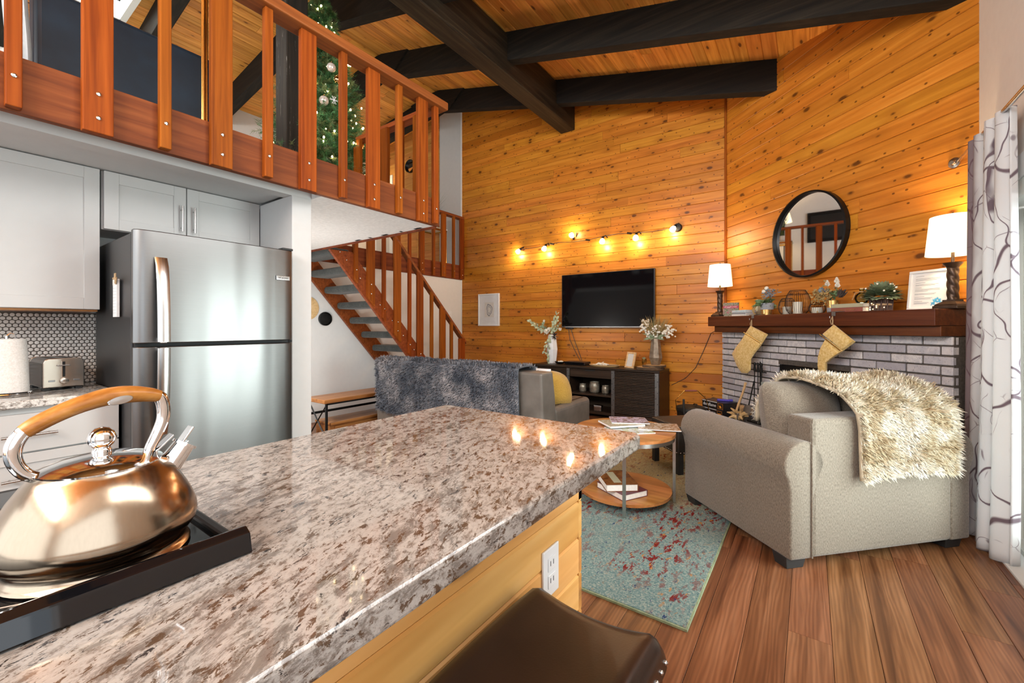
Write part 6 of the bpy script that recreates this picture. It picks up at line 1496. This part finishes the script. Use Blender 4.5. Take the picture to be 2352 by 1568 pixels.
# ---- curtain and rod
rd = thing('curtain_rod', 'bronze curtain rod above the sliding door', 'curtain rod', (0, 0, 0))
obj('rod', MB().cyl((.80, 1.0, 2.29), (.80, 3.96, 2.29), .011, n=12), 'nickel', rd, smooth=True)
pD = DG(-2.245, .0015, 2.29)
obj('flange', MB().lathe([(.034, 0), (.034, .008), (.018, .012), (.013, .03)], 20, DM(-2.262, .0008, 2.29) @ Matrix.Rotation(R(90), 4, 'X')), 'nickel', rd, smooth=50)
for y_ in (1.1,): obj('bracket', MB().box(.80, .879, y_ - .01, y_ + .01, 2.28, 2.30), 'nickel', rd)
t = nmat('curtain_cloth', .8, 0, (.7, .7, .7), .1)
pc = t.pos(0, (1, 1, 1), False, obj=True)
wv_ = t.noise(pc, 3.0, 3, .5); nv_ = t.add('ShaderNodeTexNoise'); nv_.inputs['Scale'].default_value = 3.5; t.link(pc, nv_.inputs['Vector'])
ds = t.mix(.16, pc, nv_.outputs['Color'])
m2_ = t.add('ShaderNodeMapping'); m2_.inputs['Scale'].default_value = (1, 9.0, 2.6); t.link(ds, m2_.inputs['Vector'])
e1 = t.vor(m2_.outputs[0], 1.0, 'DISTANCE_TO_EDGE'); e2 = t.vor(m2_.outputs[0], 2.2, 'DISTANCE_TO_EDGE')
c = t.mix(t.ramp(e1, [(.008, 1.0), (.020, 0.0)]), (.76, .76, .765), (.20, .15, .175))
c = t.mix(t.math('MULTIPLY', t.ramp(e2, [(.006, .8), (.016, 0.0)]), t.ramp(t.noise(pc, 5, 2), [(.5, 0.0), (.56, 1.0)])), c, (.25, .20, .23))
sp3 = t.add('ShaderNodeSeparateXYZ'); t.link(pc, sp3.inputs[0])
band = t.ramp(t.math('ADD', sp3.outputs[1], t.math('MULTIPLY', t.math('SUBTRACT', wv_, .5), .10)), [(.36, 0.0), (.40, 1.0)])
c = t.mix(t.math('MULTIPLY', band, .8), c, (.19, .115, .135)); t.color(c)
tr_ = t.add('ShaderNodeBsdfTranslucent'); t.link(c, tr_.inputs[0]); mx_ = t.add('ShaderNodeMixShader'); mx_.inputs[0].default_value = .30
out_ = [n for n in t.n if n.type == 'OUTPUT_MATERIAL'][0]; t.link(t.b.outputs[0], mx_.inputs[1]); t.link(tr_.outputs[0], mx_.inputs[2]); t.link(mx_.outputs[0], out_.inputs[0]); M['curtain_cloth'] = t.m
def curt(u, v):
    y = .535 * u; amp = .034 * (.75 + .4 * (1 - v)); ph = u * 6.283 * 5.2
    x = amp * math.sin(ph) + .012 * math.sin(ph * .37 + 1) - .020 * (1 - v) ** 2 * math.sin(u * 3)
    yy = y * (1 - .0 * v) + .012 * math.cos(ph) - .05 * (1 - v) * (1 - u) * math.sin(v * 3.1) * .6
    return (x, yy, .012 + 2.285 * v + .012 * math.sin(ph) * (1 - v) * .5)
cu_ = thing('window_curtain', 'white curtain printed with purple-grey branches by the sliding door', 'curtain', (.80, 3.12, 0))
obj('panel', MB().grid(curt, 110, 46), 'curtain_cloth', cu_, smooth=True, solid=.002)

# ---- set every thing's empty at the base of its thing
bpy.context.view_layer.update()
for e in [o for o in sc.objects if o.type == 'EMPTY' and o.parent is None]:
    pts = []
    def walk(o):
        if o.type == 'MESH': pts.extend(o.matrix_world @ Vector(c) for c in o.bound_box)
        for c in o.children: walk(c)
    walk(e)
    if not pts: continue
    lo = Vector([min(p[i] for p in pts) for i in range(3)]); hi = Vector([max(p[i] for p in pts) for i in range(3)])
    base = Vector(((lo.x + hi.x) / 2, (lo.y + hi.y) / 2, lo.z)); L = e.matrix_world.translation
    if all(lo[i] - .02 <= L[i] <= hi[i] + .02 for i in range(3)): continue
    old = e.matrix_world.copy(); new = old.copy(); new.translation = base; dm = new.inverted() @ old
    for c in e.children: c.matrix_local = dm @ c.matrix_local
    e.matrix_world = new
